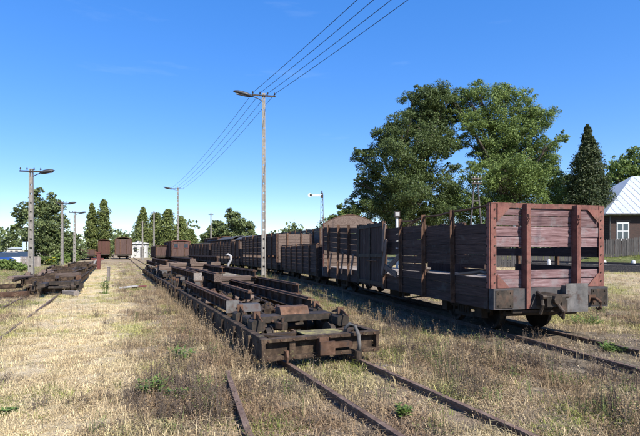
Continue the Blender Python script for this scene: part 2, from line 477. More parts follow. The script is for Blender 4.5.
track('railway_track', lt, -9, 60, 3, 0, 0, lambda x, y: flatz(x, y) - .035)
def ft(s, v=0.0):                     # the far track on the low bank at the right
    c = (19.7 - .242 * s + .97 * v, 28 + .97 * s + .242 * v); return c
def ftz(x, y): return .80
# ballast bed of the far track
mb = MB()
pts = [(*ft(s), .20) for s in (-30, -10, 0, 10, 25, 45)]
sweep(mb, pts, [(-2.0, 0), (2.0, 0), (1.25, .585), (-1.25, .585)])
struct(mb.build('ballast_bed', 'ballast'))
track('railway_track', ft, -30, 45, 3, -12, 30, ftz, 1.0, .75)

# a lone rail left in the grass
mb = MB(); sweep(mb, [(-.12, 2.2, -.012), (-.57, 3.77, -.008), (-1.03, 5.33, 0), (-1.16, 5.8, .0)], RAILP)
tag(mb.build('rail', 'rail'), 'single rusty rail half buried in dry grass left of the transporter frame front', 'rail')

# ------------------------------------------------------------------ wagons
def wheelset(parent, x, r=.36, zc=None, gauge=1.0, m='dark_steel'):
    zc = r + .11 if zc is None else zc
    mb = MB()
    for sy in (-1, 1):
        c = sy * gauge / 2
        mb.tube([(x, c - sy * .03, zc), (x, c - sy * .015, zc), (x, c - sy * .015, zc), (x, c + sy * .07, zc), (x, c + sy * .07, zc), (x, c + sy * .05, zc), (x, c + sy * .05, zc)],
                [r + .025, r + .025, r, r - .008, r - .06, r - .06, .09], 22)
        mb.tube([(x, c + sy * .04, zc), (x, c + sy * .14, zc)], .1, 10)
    mb.tube([(x, -gauge / 2, zc), (x, gauge / 2, zc)], .06, 10)
    return mb.build('wheelset', m, parent)

def bogie(parent, x, half=.65, r=.33, gauge=1.0):
    f = MB()
    for sy in (-1, 1):
        y = sy * (gauge / 2 + .22)
        f.box((x, y, .52), (half * 2 + .5, .05, .14)); f.box((x, y, .34), (half * 1.1, .05, .10))
        for k in (-1, 1):
            f.box((x + k * half, y + sy * .04, r + .11), (.2, .14, .2))
            f.box((x + k * half * .62, y, .42), (.05, .05, .2))
        for k in range(-2, 3): f.tube([(x + k * .09, y + sy * .02, .36), (x + k * .09, y + sy * .02, .5)], .035, 8)
    f.box((x, 0, .5), (.3, gauge + .5, .12))
    b = f.build('bogie', 'dark_steel', parent)
    for k in (-1, 1):
        w = wheelset(parent, x + k * half, r, gauge=gauge)
        w.parent = b
    return b

# ---- the big open wagon in front, plank by plank.  local x: away from the camera, y: to the left, origin mid near end, z=0 at ground
LW = 11.6; HWD = 1.185
g = thing('open_wagon', 'near maroon open wagon with high slatted end, red steel posts and broken side boards', 'wagon', (4.08, 8.24, 0), R(104))
A = math.pi / 2
# underframe
u = MB()
for y in (-HWD + .06, HWD - .06): u.box((LW / 2, y, .70), (LW - .16, .09, .2))
for y in (-.35, .35): u.box((LW / 2, y, .66), (LW - .3, .08, .2))
for x in np.linspace(.6, LW - .6, 9): u.box((x, 0, .72), (.08, 2 * HWD - .22, .12))
for y in (-.9, .9):
    u.tube([(2.6, y, .62), (4.2, y, .38), (7.4, y, .38), (9.0, y, .62)], .022, 6)
    for x in (4.2, 7.4): u.tube([(x, y, .38), (x, y, .64)], .03, 6)
u.box((5.8, .3, .48), (.7, .34, .34)); u.tube([(6.5, -.4, .5), (7.3, -.4, .5)], .17, 12)
u.build('underframe', 'dark_steel', g)
for x in (0, LW):
    sg = 1 if x > 0 else -1
    be = MB(); be.box((x + sg * .03, 0, .79), (.14, 2 * HWD, .36)); o = be.build('buffer_beam', 'beam_steel', g)
    for y in (-.98, .98):
        pl = MB(); pl.box((x + sg * .108, y, .79), (.012, .34, .30))
        for yb in (y - .12, y + .12):
            for zz in (.68, .9): pl.tube([(x + sg * .10, yb, zz), (x + sg * .128, yb, zz)], .016, 6)
        pl.build('end_plate', 'dark_steel', o)
bogie(g, 1.55); bogie(g, LW - 1.55)
# floor boards
for k in range(28): plank(g, (.25 + k * .412, 0, .985), 2 * HWD - .1, .40, .045, 'plank_grey', (A, 0, A), 'floor_board')
# end posts, corner posts, top rail, gussets
def cpost(parent, x, y, z0, z1, w=.13, d=.10, sx=-1, m='red_steel', name='post'):
    b = MB()
    b.box((x + sx * .006, y, (z0 + z1) / 2), (.012, w, z1 - z0))
    for s in (-1, 1): b.box((x + sx * d / 2, y + s * (w / 2 - .006), (z0 + z1) / 2), (d, .012, z1 - z0))
    return b.build(name, m, parent)
def ipost(parent, x, y, z0, z1, m='red_steel'):       # T-shaped stanchion on the near end
    b = MB(); b.box((x - .052, y + .03, (z0 + z1) / 2), (.10, .012, z1 - z0)); b.box((x - .052, y - .03, (z0 + z1) / 2), (.10, .012, z1 - z0)); b.box((x - .109, y, (z0 + z1) / 2), (.014, .078, z1 - z0 + .002)); b.box((x + .0, y, (z0 + z1) / 2), (.012, .10, z1 - z0 - .01))
    return b.build('post', m, parent)
ZT = 2.44
def corner(parent, x, sx, y, sy, z0, z1):
    b = MB()
    b.box((x + sx * .008, y - sy * .055, (z0 + z1) / 2), (.016, .11, z1 - z0))
    b.box((x - sx * .045, y + sy * .008, (z0 + z1) / 2), (.09, .016, z1 - z0 - .004))
    o = b.build('corner_post', 'red_steel', parent)
    r = MB()
    for i in range(9):
        zz = z0 + .1 + (z1 - z0 - .2) * i / 8
        r.tube([(x + sx * .016, y - sy * .075, zz), (x + sx * .03, y - sy * .075, zz)], .014, 6)
        r.tube([(x - sx * .075, y + sy * .016, zz), (x - sx * .075, y + sy * .03, zz)], .014, 6)
    r.build('rivets', 'dark_steel', o, kind='stuff')
    return o
for sy in (-1, 1):
    corner(g, 0, -1, sy * HWD, sy, .97, ZT)
    corner(g, LW, 1, sy * HWD, sy, .97, 2.8)
for y in (.52, -.52):
    p = ipost(g, -.02, y, .62 if y > 0 else .93, ZT - .002)
    q = MB(); q.tube([(-.14, y, 2.18), (-.14, y, 2.26)], .03, 8); q.tube([(-.14, y + .03, 2.2), (-.17, y + .03, 2.14), (-.14, y + .03, 2.08)], .012, 6); q.build('lashing_ring', 'red_steel', p)
tr = MB(); tr.box((-.012, 0, ZT - .035), (.022, 2 * HWD - .27, .07)); tr.box((.03, 0, ZT + .008), (.10, 2 * HWD, .014)); tr.build('top_rail', 'red_steel', g)
gs = []
for sy in (-1, 1):
    for (zc, sz) in ((ZT - .07, -1), (.975, 1)):
        b = MB(); y = sy * (HWD - .13)
        tri = [(y, zc), (y - sy * .24, zc), (y, zc + sz * .24)]
        b.add([(-.014, a, c) for a, c in tri] + [(-.026, a, c) for a, c in tri], [(0, 1, 2), (5, 4, 3), (0, 3, 4, 1), (1, 4, 5, 2), (2, 5, 3, 0)])
        b.build('gusset', 'red_steel', g)
b = MB()
for y in (.52, -.52):
    for zq in (1.03, 1.2, 1.75, 1.95, 2.13, 2.3):
        for dy in (-.085, .085): b.tube([(.012, y + dy, zq), (-.006, y + dy, zq)], .014, 6)
b.build('bolts', 'dark_steel', g, kind='stuff')
# near end planks
zz = .975
for (z0, z1) in ((.975, 1.125), (1.132, 1.285), (1.69, 1.865), (1.872, 2.05), (2.057, 2.235), (2.242, 2.37)):
    plank(g, (.032, 0, (z0 + z1) / 2), 2 * HWD - .05, z1 - z0, .045, 'plank_red', (0, 0, A), jit=.008)
# far end, arched top, boards
def arch(y): return 2.72 + .42 * (1 - (y / HWD) ** 2)
z = .975
while z < 2.72:
    plank(g, (LW - .03, 0, z + .085), 2 * HWD - .05, .168, .045, 'plank_brown', (0, 0, A)); z += .176
b = MB(); n = 14
yy = [(-1 + 2 * i / n) * (HWD - .01) for i in range(n + 1)]
b.add([(LW - .055, y, 2.722) for y in yy] + [(LW - .055, y, arch(y)) for y in yy] + [(LW - .005, y, 2.722) for y in yy] + [(LW - .005, y, arch(y)) for y in yy],
      [f for i in range(n) for f in ((i, i + 1, n + 2 + i, n + 1 + i), (2 * n + 3 + i, 2 * n + 2 + i, 3 * n + 3 + i, 3 * n + 4 + i), (n + 1 + i, n + 2 + i, 3 * n + 4 + i, 3 * n + 3 + i))])
b.build('arched_board', 'plank_brown', g)
b = MB(); b.tube([(LW - .03, y, arch(y) + .02) for y in yy], .03, 6); b.build('arched_rail', 'rust_steel', g)
for y in (-.5, .5): cpost(g, LW, y, .62, arch(y) - .02, .12, .09, 1, 'rust_steel')
# side posts (left = +y, right = -y)
posts = [1.19, 2.43, 3.67, 4.74, 6.92, 7.95, 9.2, 10.6]
for sy in (1, -1):
    for i, x in enumerate(posts):
        top = 2.43 if x < 5 else 2.46 + (x - 6.9) * .06
        lean = (.0, .03, -.02, .06, 0, .02, -.02, .03)[i]
        b = MB()
        b.box((0, sy * .008, 0), (.085, .014, top - .6)); b.box((0, sy * .045, 0), (.014, .065, top - .604))
        o = b.build('side_post', 'rust_steel', g)
        o.location = (x, sy * (HWD + .008), (top + .6) / 2); o.rotation_euler = (random.uniform(-.015, .015), lean * .4, 0)
for sy in (1, -1):
    b = MB()
    b.tube([(0, sy * HWD, 2.415), (.6, sy * HWD, 2.395), (1.19, sy * HWD, 2.40), (1.8, sy * HWD, 2.37), (2.43, sy * (HWD + .02), 2.39), (3.05, sy * HWD, 2.32), (3.67, sy * HWD, 2.36)], .02, 6)
    b.build('side_rail', 'rust_steel', g)
# side planks
def sideboards(sy, x0, x1, zs, m='plank_dark_shade', slope=0, tilt=0):
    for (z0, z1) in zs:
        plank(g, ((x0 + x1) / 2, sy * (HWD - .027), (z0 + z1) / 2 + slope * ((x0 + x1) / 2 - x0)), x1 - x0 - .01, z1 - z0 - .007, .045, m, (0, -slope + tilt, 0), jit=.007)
low = [(.60, .79), (.79, .98), (.98, 1.15)]
up1 = [(1.37, 1.55), (1.55, 1.74), (1.74, 1.93), (1.93, 2.11)]
lowr = low + [(1.15, 1.33)]; upr = [(1.50, 1.70), (1.70, 1.90), (1.90, 2.11)]
for sy in (1, -1):
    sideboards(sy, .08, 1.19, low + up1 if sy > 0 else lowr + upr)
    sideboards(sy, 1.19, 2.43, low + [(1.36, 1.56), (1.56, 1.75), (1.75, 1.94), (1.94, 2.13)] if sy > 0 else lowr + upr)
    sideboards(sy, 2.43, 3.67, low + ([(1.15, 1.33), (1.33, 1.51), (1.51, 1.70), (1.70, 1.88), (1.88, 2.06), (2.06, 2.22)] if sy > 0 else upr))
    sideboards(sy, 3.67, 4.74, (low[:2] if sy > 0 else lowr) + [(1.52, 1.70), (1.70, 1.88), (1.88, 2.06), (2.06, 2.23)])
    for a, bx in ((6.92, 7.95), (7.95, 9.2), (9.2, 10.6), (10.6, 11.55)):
        sideboards(sy, a, bx, [(.60, .79), (.79, 1.0)], 'plank_dark_shade')
        sideboards(sy, a, bx, [(1.42 + (a - 6.9) * .055 + k * .19, 1.61 + (a - 6.9) * .055 + k * .19) for k in range(5)], 'plank_dark_shade', slope=.05)
# broken boards hanging beside the door on the left side
for (x, zc, L, t, dy) in ((4.25, 1.25, 1.15, .45, .05), (4.2, 1.12, .8, -.25, .09), (4.55, 1.45, 1.0, 1.25, .12), (4.62, 2.0, .75, 1.4, .1), (7.5, 1.2, .7, 1.2, .06), (8.6, 1.22, .75, 1.3, .07), (10.2, 1.25, .6, 1.25, .05)):
    plank(g, (x, HWD + dy, zc), L, .15, .03, 'plank_brown', (0.06, t, .03), 'broken_board')
# doors
for sy in (1, -1):
    b = MB(); 
    for zc in (.72, 1.5, 2.36): b.box((5.83, sy * (HWD + .055), zc), (2.1, .02, .10))
    for x in (4.81, 5.83, 6.85): b.box((x, sy * (HWD + .058), 1.53), (.09, .03, 1.84))
    d = b.build('door', 'dark_steel', g)
    for k in range(11): plank(d, (4.88 + k * .19, sy * (HWD + .018), 1.53 + random.uniform(-.02, .02)), 1.82, .182, .04, 'plank_dark_shade', (0, A, 0), 'door_plank')
    b = MB(); b.tube([(5.2, sy * (HWD + .09), 1.35), (5.95, sy * (HWD + .1), 1.35)], .018, 6); b.build('door_bar', 'rust_steel', d)
# coupling gear on the near end
c = MB(); c.box((-.16, -.38, .80), (.13, .40, .42), ch=0); c.box((-.235, -.38, .80), (.02, .46, .5)); c.build('coupler_plate', 'grey_steel', g)
c = MB()
c.box((-.2, .16, .77), (.34, .36, .20)); c.tube([(-.1, .2, .82), (-.42, .16, .80)], .09, 10); c.tube([(-.34, -.1, .84), (-.34, .42, .84)], .035, 8)
c.box((-.3, .02, .68), (.2, .12, .22)); c.tube([(-.15, .36, .9), (-.3, .4, .86), (-.36, .42, .7), (-.3, .42, .55)], .03, 8); c.tube([(-.36, .15, .74), (-.46, .1, .6), (-.4, .05, .48), (-.3, .05, .55)], .03, 8)
c.build('coupling', 'dark_steel', g)
c = MB(); c.tube([(-.05, -.82, .76), (-.22, -.82, .76), (-.30, -.82, .71), (-.31, -.82, .63), (-.25, -.82, .585), (-.2, -.82, .62)], [.035, .032, .03, .028, .024, .012], 10); c.box((-.1, -.82, .76), (.05, .14, .14)); c.build('draw_hook', 'rust_steel', g)
c = MB(); c.box((-.02, .32, .56), (.06, .9, .05)); c.tube([(.2, .75, .5), (.2, -.75, .5)], .05, 8); c.build('brake_beam', 'dark_steel', g)
# loose boards lying in the wagon
for i, (x, y, L, rz, lab) in enumerate(((.7, .55, 1.3, .5, 'grey loose board seen through the near gap inside the near maroon wagon'), (1.9, .7, 1.5, .2, 'grey loose board lying behind the second bay of the near maroon wagon'), (4.2, .3, 1.6, -.4, 'pale broken board lying behind the torn bay of the near maroon wagon'))):
    me = MB().box((0, 0, 0), (L, .18, .04), (0, .07, 0)).mesh('loose_board', 'plank_grey')
    ca, sa = math.cos(R(104)), math.sin(R(104))
    o = link('loose_board', me, None, (4.08 + ca * x - sa * y, 8.24 + sa * x + ca * y, 1.11), (0.15, 0.05, R(104) + rz)); tag(o, lab, 'board', 'loose boards in the near wagon')

# ---- generic wagon further away: boards of each wall are one part
def walls(mb, x0, x1, y0, y1, z0, z1, bh=.18, gap=.012, t=.045, axis='x', y=0, slots=()):
    z = z0
    while z < z1 - .05:
        h = min(bh, z1 - z)
        if not any(a < z + h / 2 < b for a, b in slots):
            j = random.uniform(-.008, .008)
            if axis == 'x': mb.box(((x0 + x1) / 2, y + j, z + h / 2), (x1 - x0, t, h - gap))
            else: mb.box((y + j, (y0 + y1) / 2, z + h / 2), (t, y1 - y0, h - gap))
        z += bh

def open_wagon(label, s, L, H, W=2.2, zf=.62, npost=6, m='plank_dark_shade', mend='plank_brown', pm='rust_steel', slots=(), endslots=(), roof=None, pos=None, name='open_wagon', end_h=None, gauge=1.0, group=None, cabin=None, two_axle=False):
    if pos is None:
        x0, y0, _ = rt(s); x1, y1, _ = rt(s + L)
    else:
        (x0, y0), (x1, y1) = pos
        L = math.hypot(x1 - x0, y1 - y0)
    a = math.atan2(y1 - y0, x1 - x0)
    z0 = flatz(x0, y0)
    g = thing(name, label, 'wagon', (x0, y0, z0), a, group)
    hw = W / 2
    u = MB()
    for y in (-hw + .1, hw - .1): u.box((L / 2, y, zf), (L - .1, .1, .2))
    for x in (.05, L - .05): u.box((x, 0, zf + .02), (.1, W - .05, .3))
    for x in np.linspace(1, L - 1, 5): u.box((x, 0, zf), (.08, W - .3, .12))
    for x, sg in ((0, -1), (L, 1)):
        u.box((x + sg * .15, 0, zf + .02), (.3, .2, .2)); u.box((x + sg * .32, 0, zf + .02), (.05, .36, .26))
    u.box((L / 2, 0, zf + .12), (L, W - .06, .04))
    u.build('underframe', 'dark_steel', g)
    if two_axle:
        for x in (L * .22, L * .78):
            wheelset(g, x, .38)
    else:
        bogie(g, L * .17, .6); bogie(g, L * .83, .6)
    zb = zf + .15
    for sy in (-1, 1):
        mb = MB(); walls(mb, .02, L - .02, 0, 0, zb - .1, H, y=sy * (hw - .03), slots=slots); mb.build('side_boards', m, g, kind='stuff')
    eh = end_h or H
    for x, sg in ((.03, -1), (L - .03, 1)):
        mb = MB(); walls(mb, 0, 0, -hw + .06, hw - .06, zb, eh, axis='y', y=x, slots=endslots); mb.build('end_boards', mend, g, kind='stuff')
        for y in (-hw * .42, hw * .42):
            b = MB(); b.box((x + sg * .06, y, (zb + eh) / 2), (.08, .10, eh - zb + .1)); b.build('end_post', pm, g)
    for i in range(npost + 1):
        x = .06 + (L - .12) * i / npost
        for sy in (-1, 1):
            hh = H + (random.uniform(-.05, .12) if 0 < i < npost else .02)
            b = MB(); b.box((x, sy * (hw + .035), (zf - .08 + hh) / 2), (.10, .07, hh - zf + .08)); b.build('side_post', pm, g)
    b = MB()
    for sy in (-1, 1): b.box((L / 2, sy * (hw - .03), H + .03), (L - .1, .07, .05))
    b.build('top_rail', pm, g)
    if roof:
        b = MB(); n = 10; rise = roof
        prof = [(-hw - .1 + (2 * hw + .2) * i / n, rise * (1 - (2 * i / n - 1) ** 2)) for i in range(n + 1)]
        prof = prof + [(a_, b_ - .06) for a_, b_ in reversed(prof)]
        b.prism(prof, (-.08, 0, H + .08), (L + .08, 0, H + .08), (0, 1, 0), (0, 0, 1)); b.build('roof', 'tarp' if roof < .5 else 'rust_steel', g)
    return g

open_wagon('low dark open wagon coupled behind the arched end of the near maroon wagon', 12.9, 7.8, 1.95, slots=(), npost=6, m='plank_dark_shade', mend='plank_dark_shade')
open_wagon('grey-brown high open wagon with sunlit boarded end behind the low dark wagon', 21.8, 10.0, 2.75, npost=8, m='plank_dark_shade', mend='plank_brown', slots=((1.2, 1.45),))
open_wagon('dark open wagon behind the tall concrete lamp pole in the wagon row', 32.8, 9.5, 2.5, npost=8, m='plank_dark_shade', mend='plank_brown', slots=((1.0, 1.3),))
open_wagon('farther dark open wagon at the left end of the curving row', 43.0, 9.5, 2.35, npost=7, m='plank_dark_shade', mend='plank_dark_shade')
# parallel row to the right, only the upper boards show
def rr(s, v): x, y, _ = rt(s, v); return (x, y)
open_wagon('high grey-brown wagon end standing right of the sunlit boarded wagon', 0, 0, 3.2, npost=8, m='plank_brown', mend='plank_brown', pos=(rr(23, 3.3), rr(33, 3.4)))
open_wagon('roofed dark van on the parallel track behind the sunlit boarded wagon', 0, 0, 2.9, npost=8, m='plank_dark_shade', mend='plank_brown', roof=.4, pos=(rr(34.5, 3.6), rr(46, 3.8)), name='covered_wagon')
open_wagon('second roofed dark van farther along the parallel track', 0, 0, 2.9, npost=8, m='plank_dark_shade', mend='plank_brown', roof=.4, pos=(rr(47.5, 3.8), rr(59, 4)), name='covered_wagon')

# ---- wagons at the far end of the yard
def van(label, x_px, D, W, L, H, body, head=24.0, name='covered_wagon', roofm='tarp', door=True, windows=0, zf=.75, rise=.3):
    X = (x_px - 320) / FPX * D; z0 = gzf(X, D)
    a = R(90 + head)
    g = thing(name, label, 'wagon', (X, D, z0), a)
    hw = W / 2
    b = MB(); b.box((L / 2, 0, (zf + H) / 2), (L, W, H - zf)); body_o = b.build('body', body, g)
    for x, sg in ((0, -1), (L, 1)):
        for y in (-hw + .05, -hw * .4, hw * .4, hw - .05):
            b = MB(); b.box((x + sg * .03, y, (zf + H) / 2), (.06, .09, H - zf)); b.build('end_post', 'rust_steel', g)
        b = MB(); b.box((x + sg * .04, 0, zf), (.1, W, .25)); b.build('buffer_beam', 'dark_steel', g)
    for i in range(7):
        for sy in (-1, 1):
            b = MB(); b.box((.05 + (L - .1) * i / 6, sy * (hw + .03), (zf + H) / 2), (.08, .06, H - zf)); b.build('side_post', 'rust_steel', g)
    n = 10
    prof = [(-hw - .08 + (2 * hw + .16) * i / n, rise * (1 - (2 * i / n - 1) ** 2)) for i in range(n + 1)]
    prof = prof + [(a_, b_ - .06) for a_, b_ in reversed(prof)]
    b = MB(); b.prism(prof, (-.1, 0, H + .06), (L + .1, 0, H + .06), (0, 1, 0), (0, 0, 1)); b.build('roof', roofm, g)
    if windows:
        for k in range(windows):
            y = -hw * .55 + k * (hw * 1.1)
            w_ = MB(); w_.box((-.035, y, H - .55), (.04, .62, .6)); w_ = w_.build('window', 'red_paint', g)
            q = MB(); q.box((-.06, y, H - .55), (.014, .5, .48)); q.build('pane', 'glass', w_)
    if door:
        for sy in (-1, 1):
            b = MB(); b.box((L / 2, sy * (hw + .05), (zf + H) / 2), (1.6, .05, H - zf - .2)); b.build('door', body, g)
    bogie(g, L * .2, .6, .36); bogie(g, L * .8, .6, .36)
    return g
M['van_brown'] = mat('brown_van_boards', [(.04, .024, .02), (.075, .045, .038), (.11, .07, .06)], (14, 14, .6), 2, .85, .3, .1)
M['van_red'] = mat('red_van_boards', [(.035, .017, .013), (.07, .032, .024), (.10, .05, .04)], (14, 14, .6), 2, .85, .3, .1)
van('brown covered wagon standing alone at the far end of the middle track', 123.5, 76, 2.5, 9, 3.35, 'van_brown', roofm='rust_steel')
van('dark red van beside the columnar trees at the far left', 104, 78, 1.7, 8, 3.0, 'van_red', 24, roofm='rust_steel')
van('low rusty red wagon at the far end of the left pile of frames', 86, 72, 2.6, 7, 1.6, 'van_brown', 24, door=False, rise=.1, roofm='rust_steel')
van('rust-red cabin van with flat roof among the wagons right of the grey lamp pole', 181, 60, 2.3, 7, 2.75, 'van_brown', 26, windows=2, roofm='red_paint', rise=.12)
van('short brown wagon left of the rust-red cabin van', 164, 62, 2.0, 6, 2.1, 'van_brown', 26, door=False, rise=.12, roofm='rust_steel')
van('red-brown brake van with two end windows behind the dark row of wagons', 227, 60, 2.4, 8, 3.2, 'van_red', 26, windows=2, roofm='rust_steel', rise=.15)
van('dark brown wagon between the rust-red cabin van and the two-windowed brake van', 205, 62, 2.6, 8, 2.45, 'van_brown', 26, door=False, rise=.1, roofm='tarp')

# ------------------------------------------------------------------ transporter wagons on the middle track
def tloc(s, v, z): x, y = t1(s, v); return (x, y, z)
IB = lambda w, h, t=.014: [(-w / 2, 0), (w / 2, 0), (w / 2, t), (t / 2, t), (t / 2, h - t), (w / 2, h - t), (w / 2, h), (-w / 2, h), (-w / 2, h - t), (-t / 2, h - t), (-t / 2, t), (-w / 2, t)]
# local frame: x along the track away from camera, y to the left
def transporter(label, s0, L, front=True):
    x, y = t1(s0)
    g = thing('transporter_wagon', label, 'wagon', (x, y, 0), T1A, 'transporter wagons on the middle track')
    hw = .88
    for sy in (-1, 1):
        b = MB(); b.prism([(0, .14), (-.09, .14), (-.09, .16), (-.016, .16), (-.016, .43), (-.10, .43), (-.10, .45), (0, .45)], (0, sy * hw, 0), (L, sy * hw, 0), (0, sy, 0), (0, 0, 1))
        o = b.build('side_sill', 'frame_steel', g)
        rm_ = MB().box((0, 0, 0), (.03, .05, .25)).mesh('rib', 'frame_steel')
        for k in range(int(L / .9)): link('rib', rm_, o, (.5 + k * .9, sy * (hw + .02), .29))
    for x_, nm in ((0, 'front_beam'), (L, 'rear_beam')):
        sg = -1 if x_ == 0 else 1
        b = MB(); b.box((x_ + sg * .01, 0, .425), (.11, 2 * hw + .03, .045)); b.box((x_ - sg * .05, 0, .29), (.02, 2 * hw - .03, .22)); b.box((x_ + sg * .02, 0, .185), (.10, 2 * hw + .016, .05)); b.box((x_ + sg * .03, hw - .015, .30), (.06, .05, .20)); b.box((x_ + sg * .03, -hw + .015, .30), (.06, .05, .20)); b.box((x_ + sg * .012, .45, .30), (.03, .08, .2))
        b.build(nm, 'frame_steel', g)
    cm_ = MB().box((0, 0, 0), (.12, 2 * hw - .06, .16)).mesh('cross_member', 'frame_steel')
    for x_ in (.55, 1.9, 3.2, L - 3.2, L - 1.9, L - .55): link('cross_member', cm_, g, (x_, 0, .33))
    # end plates: diagonals and a lichen covered tread plate
    for sy in (-1, 1):
        d = MB(); d.box((.29, sy * .55, .416), (.62, .09, .018), (0, 0, sy * .72)); d.build('diagonal_brace', 'frame_steel', g)
    # brake rigging, levers, tanks and odd boxes lying in the frame
    rs_ = random.Random(int(s0 * 10) + 3)
    for k in range(26):
        xx = rs_.uniform(.7, L - .5); yy_ = rs_.uniform(-.65, .65); dd_ = (rs_.uniform(.1, .45), rs_.uniform(.05, .24), rs_.uniform(.04, .16))
        q = MB(); q.box((0, 0, 0), dd_, (rs_.uniform(-.2, .2), rs_.uniform(-.2, .2), rs_.uniform(-.5, .5)), ch=.015); q.box((dd_[0] * .3, 0, dd_[2] * .5), (.06, .06, .08)); q.tube([(-dd_[0] * .3, 0, dd_[2] * .3), (-dd_[0] * .3, 0, dd_[2] * .5 + .07)], .025, 6)
        o = q.build('bracket', rs_.choice(['dark_steel', 'rust_steel', 'frame_steel', 'dark_steel']), g); o.location = (xx, yy_, .43 + rs_.uniform(0, .13))
    for k in range(12):
        x0_ = rs_.uniform(.5, L - 2.5); y0_ = rs_.uniform(-.7, .7); q = MB(); q.tube([(x0_, y0_, .50), (x0_ + rs_.uniform(.8, 2.2), y0_ + rs_.uniform(-.25, .25), .50 + rs_.uniform(-.05, .12))], .022, 6); q.build('brake_rod', rs_.choice(['rust_steel', 'dark_steel']), g)
    d = MB(); d.box((.30, -.12, .424), (.42, .62, .016)); d.build('tread_plate', 'lichen_plate', g)
    for xb in (1.35, L - 1.35):
        b = MB()
        for sy in (-1, 1):
            b.box((xb, sy * .70, .30), (1.7, .05, .15))
            for k in (-.5, .5):
                b.box((xb + k, sy * .76, .30), (.22, .16, .24), ch=.03); b.box((xb + k, sy * .70, .50), (.24, .2, .16), ch=.02)
                for q in (-.07, .07): b.tube([(xb + k + q, sy * .70, .57), (xb + k + q, sy * .70, .63)], .02, 6)
            for k in (-.15, 0, .15): b.tube([(xb + k, sy * .70, .38), (xb + k, sy * .70, .56)], .05, 8)
        b.box((xb, 0, .52), (.34, 1.5, .10), ch=.02)
        bo = b.build('bogie', 'dark_steel', g)
        for k in (-.5, .5): wheelset(bo, xb + k, .17)
        bl = MB(); bl.prism([(-.17, 0), (.17, 0), (.10, .13), (-.10, .13)], (xb + .1, -.34, .56), (xb + .1, .16, .56), (1, 0, 0), (0, 0, 1)); bl.build('bolster', 'rust_steel', g)
        bl = MB(); bl.prism([(-.14, 0), (.14, 0), (.08, .13), (-.08, .13)], (xb + .75, .30, .56), (xb + .75, .66, .56), (1, 0, 0), (0, 0, 1)); bl.build('bolster', 'beam_steel', g)
        # leaf springs over the axle boxes and a bent spring hanger
        for sy in (-1, 1):
            for k in (-.5, .5):
                sp_ = MB()
                for q in range(4): sp_.tube([(xb + k - .30 + q * .05, sy * .70, .60 + q * .016), (xb + k, sy * .70, .635 + q * .016), (xb + k + .30 - q * .05, sy * .70, .60 + q * .016)], .012, 5)
                sp_.box((xb + k, sy * .70, .65), (.06, .1, .11)); sp_.build('leaf_spring', 'rust_steel', bo)
    rv_ = MB()
    for sy in (-1, 1):
        for k in range(int(L / .3)):
            for zq in (.19, .39): rv_.tube([(.15 + k * .3, sy * hw, zq), (.15 + k * .3, sy * (hw + .014), zq)], .013, 5)
    for k in range(10):
        for zq in (.185, .425): rv_.tube([(-.05, -.8 + k * .178, zq), (-.078, -.8 + k * .178, zq)], .014, 5)
    rv_.build('rivets', 'rust_steel', g, kind='stuff')
    # buffing gear
    c = MB(); c.box((-.06, 0.02, .30), (.12, .14, .26)); c.tube([(-.1, .02, .30), (-.2, .02, .30)], .06, 10); c.box((-.22, .02, .30), (.03, .22, .18)); c.box((-.05, -.28, .3), (.1, .3, .07)); c.build('coupler', 'rust_steel', g)
    if front:
        c = MB(); c.tube([(.10, -.40, .40), (.08, -.41, .50), (-.02, -.43, .575), (-.13, -.45, .55), (-.2, -.47, .44), (-.21, -.48, .30), (-.18, -.48, .20)], .026, 10); h_ = c.build('brake_hose', 'hose', g, smooth=True)
        c = MB(); c.tube([(-.18, -.48, .22), (-.17, -.48, .08)], .055, 10); c.tube([(.10, -.40, .36), (.1, -.40, .44)], .06, 10); c.build('hose_coupling', 'dark_steel', h_)
        c = MB(); c.box((-.06, .55, .22), (.08, .05, .12)); c.tube([(-.09, .55, .28), (-.12, .55, .2), (-.1, .55, .12)], .014, 6); c.build('safety_chain', 'rust_steel', g)
    return g
transporter('rusty low transporter frame with lichen plate and curved hose at its near end', 0, 9.0)
transporter('second rusty transporter frame buried under stacked ribbed rails', 9.7, 9.0, False)
transporter('third rusty transporter frame farther along the middle track', 19.4, 9.0, False)

# ---- ribbed loading rails lying on the frames
def ribbed(label, s, v, z, L, ds=0.0, h=.20, w=.15, plate=None, tilt=0.0, m='rust_steel', base=None, ang=0.0, grp='ribbed loading rails stacked on the transporter frames'):
    """z: top height; s: near end"""
    fn = base or t1
    x, y = fn(s, v)
    g = thing('loading_rail', label, 'steel rail', (x, y, z - h), T1A + ang, grp)
    b = MB(); b.prism(IB(w, h), (0, 0, 0), (L, 0, L * tilt), (0, 1, 0), (0, 0, 1)); b.build('beam', m, g)
    b = MB(); b.prism([(-.035, 0), (.035, 0), (.03, .035), (-.03, .035)], (.05, .01, h), (L - .05, .01, h + L * tilt), (0, 1, 0), (0, 0, 1)); b.build('running_strip', m, g)
    rib = MB(); rib.box((0, .045, 0), (.018, w * .38, h - .034)); rm = rib.mesh('rib', m)
    rib2 = MB(); rib2.box((0, -.045, 0), (.018, w * .38, h - .034)); rm2 = rib2.mesh('rib', m)
    k = .3
    while k < L - .1:
        link('rib', rm, g, (k, 0, h / 2 + k * tilt)); link('rib', rm2, g, (k, 0, h / 2 + k * tilt)); k += .48
    if plate:
        b = MB(); b.box((-.012, 0, h / 2), (.02, w + .08, h + .02)); b.build('end_plate', plate, g)
    return g
ribbed('ribbed rail with pale end plate on the left of the first transporter frame', 2.5, -.68, .70, 6.0, plate='grey_steel')
ribbed('short ribbed rail lying along the middle of the first transporter frame', 3.9, .05, .72, 5.0, w=.12, h=.17)
ribbed('long brown ribbed rail reaching nearest over the right of the first transporter frame', 2.05, .70, .72, 6.6, h=.21)
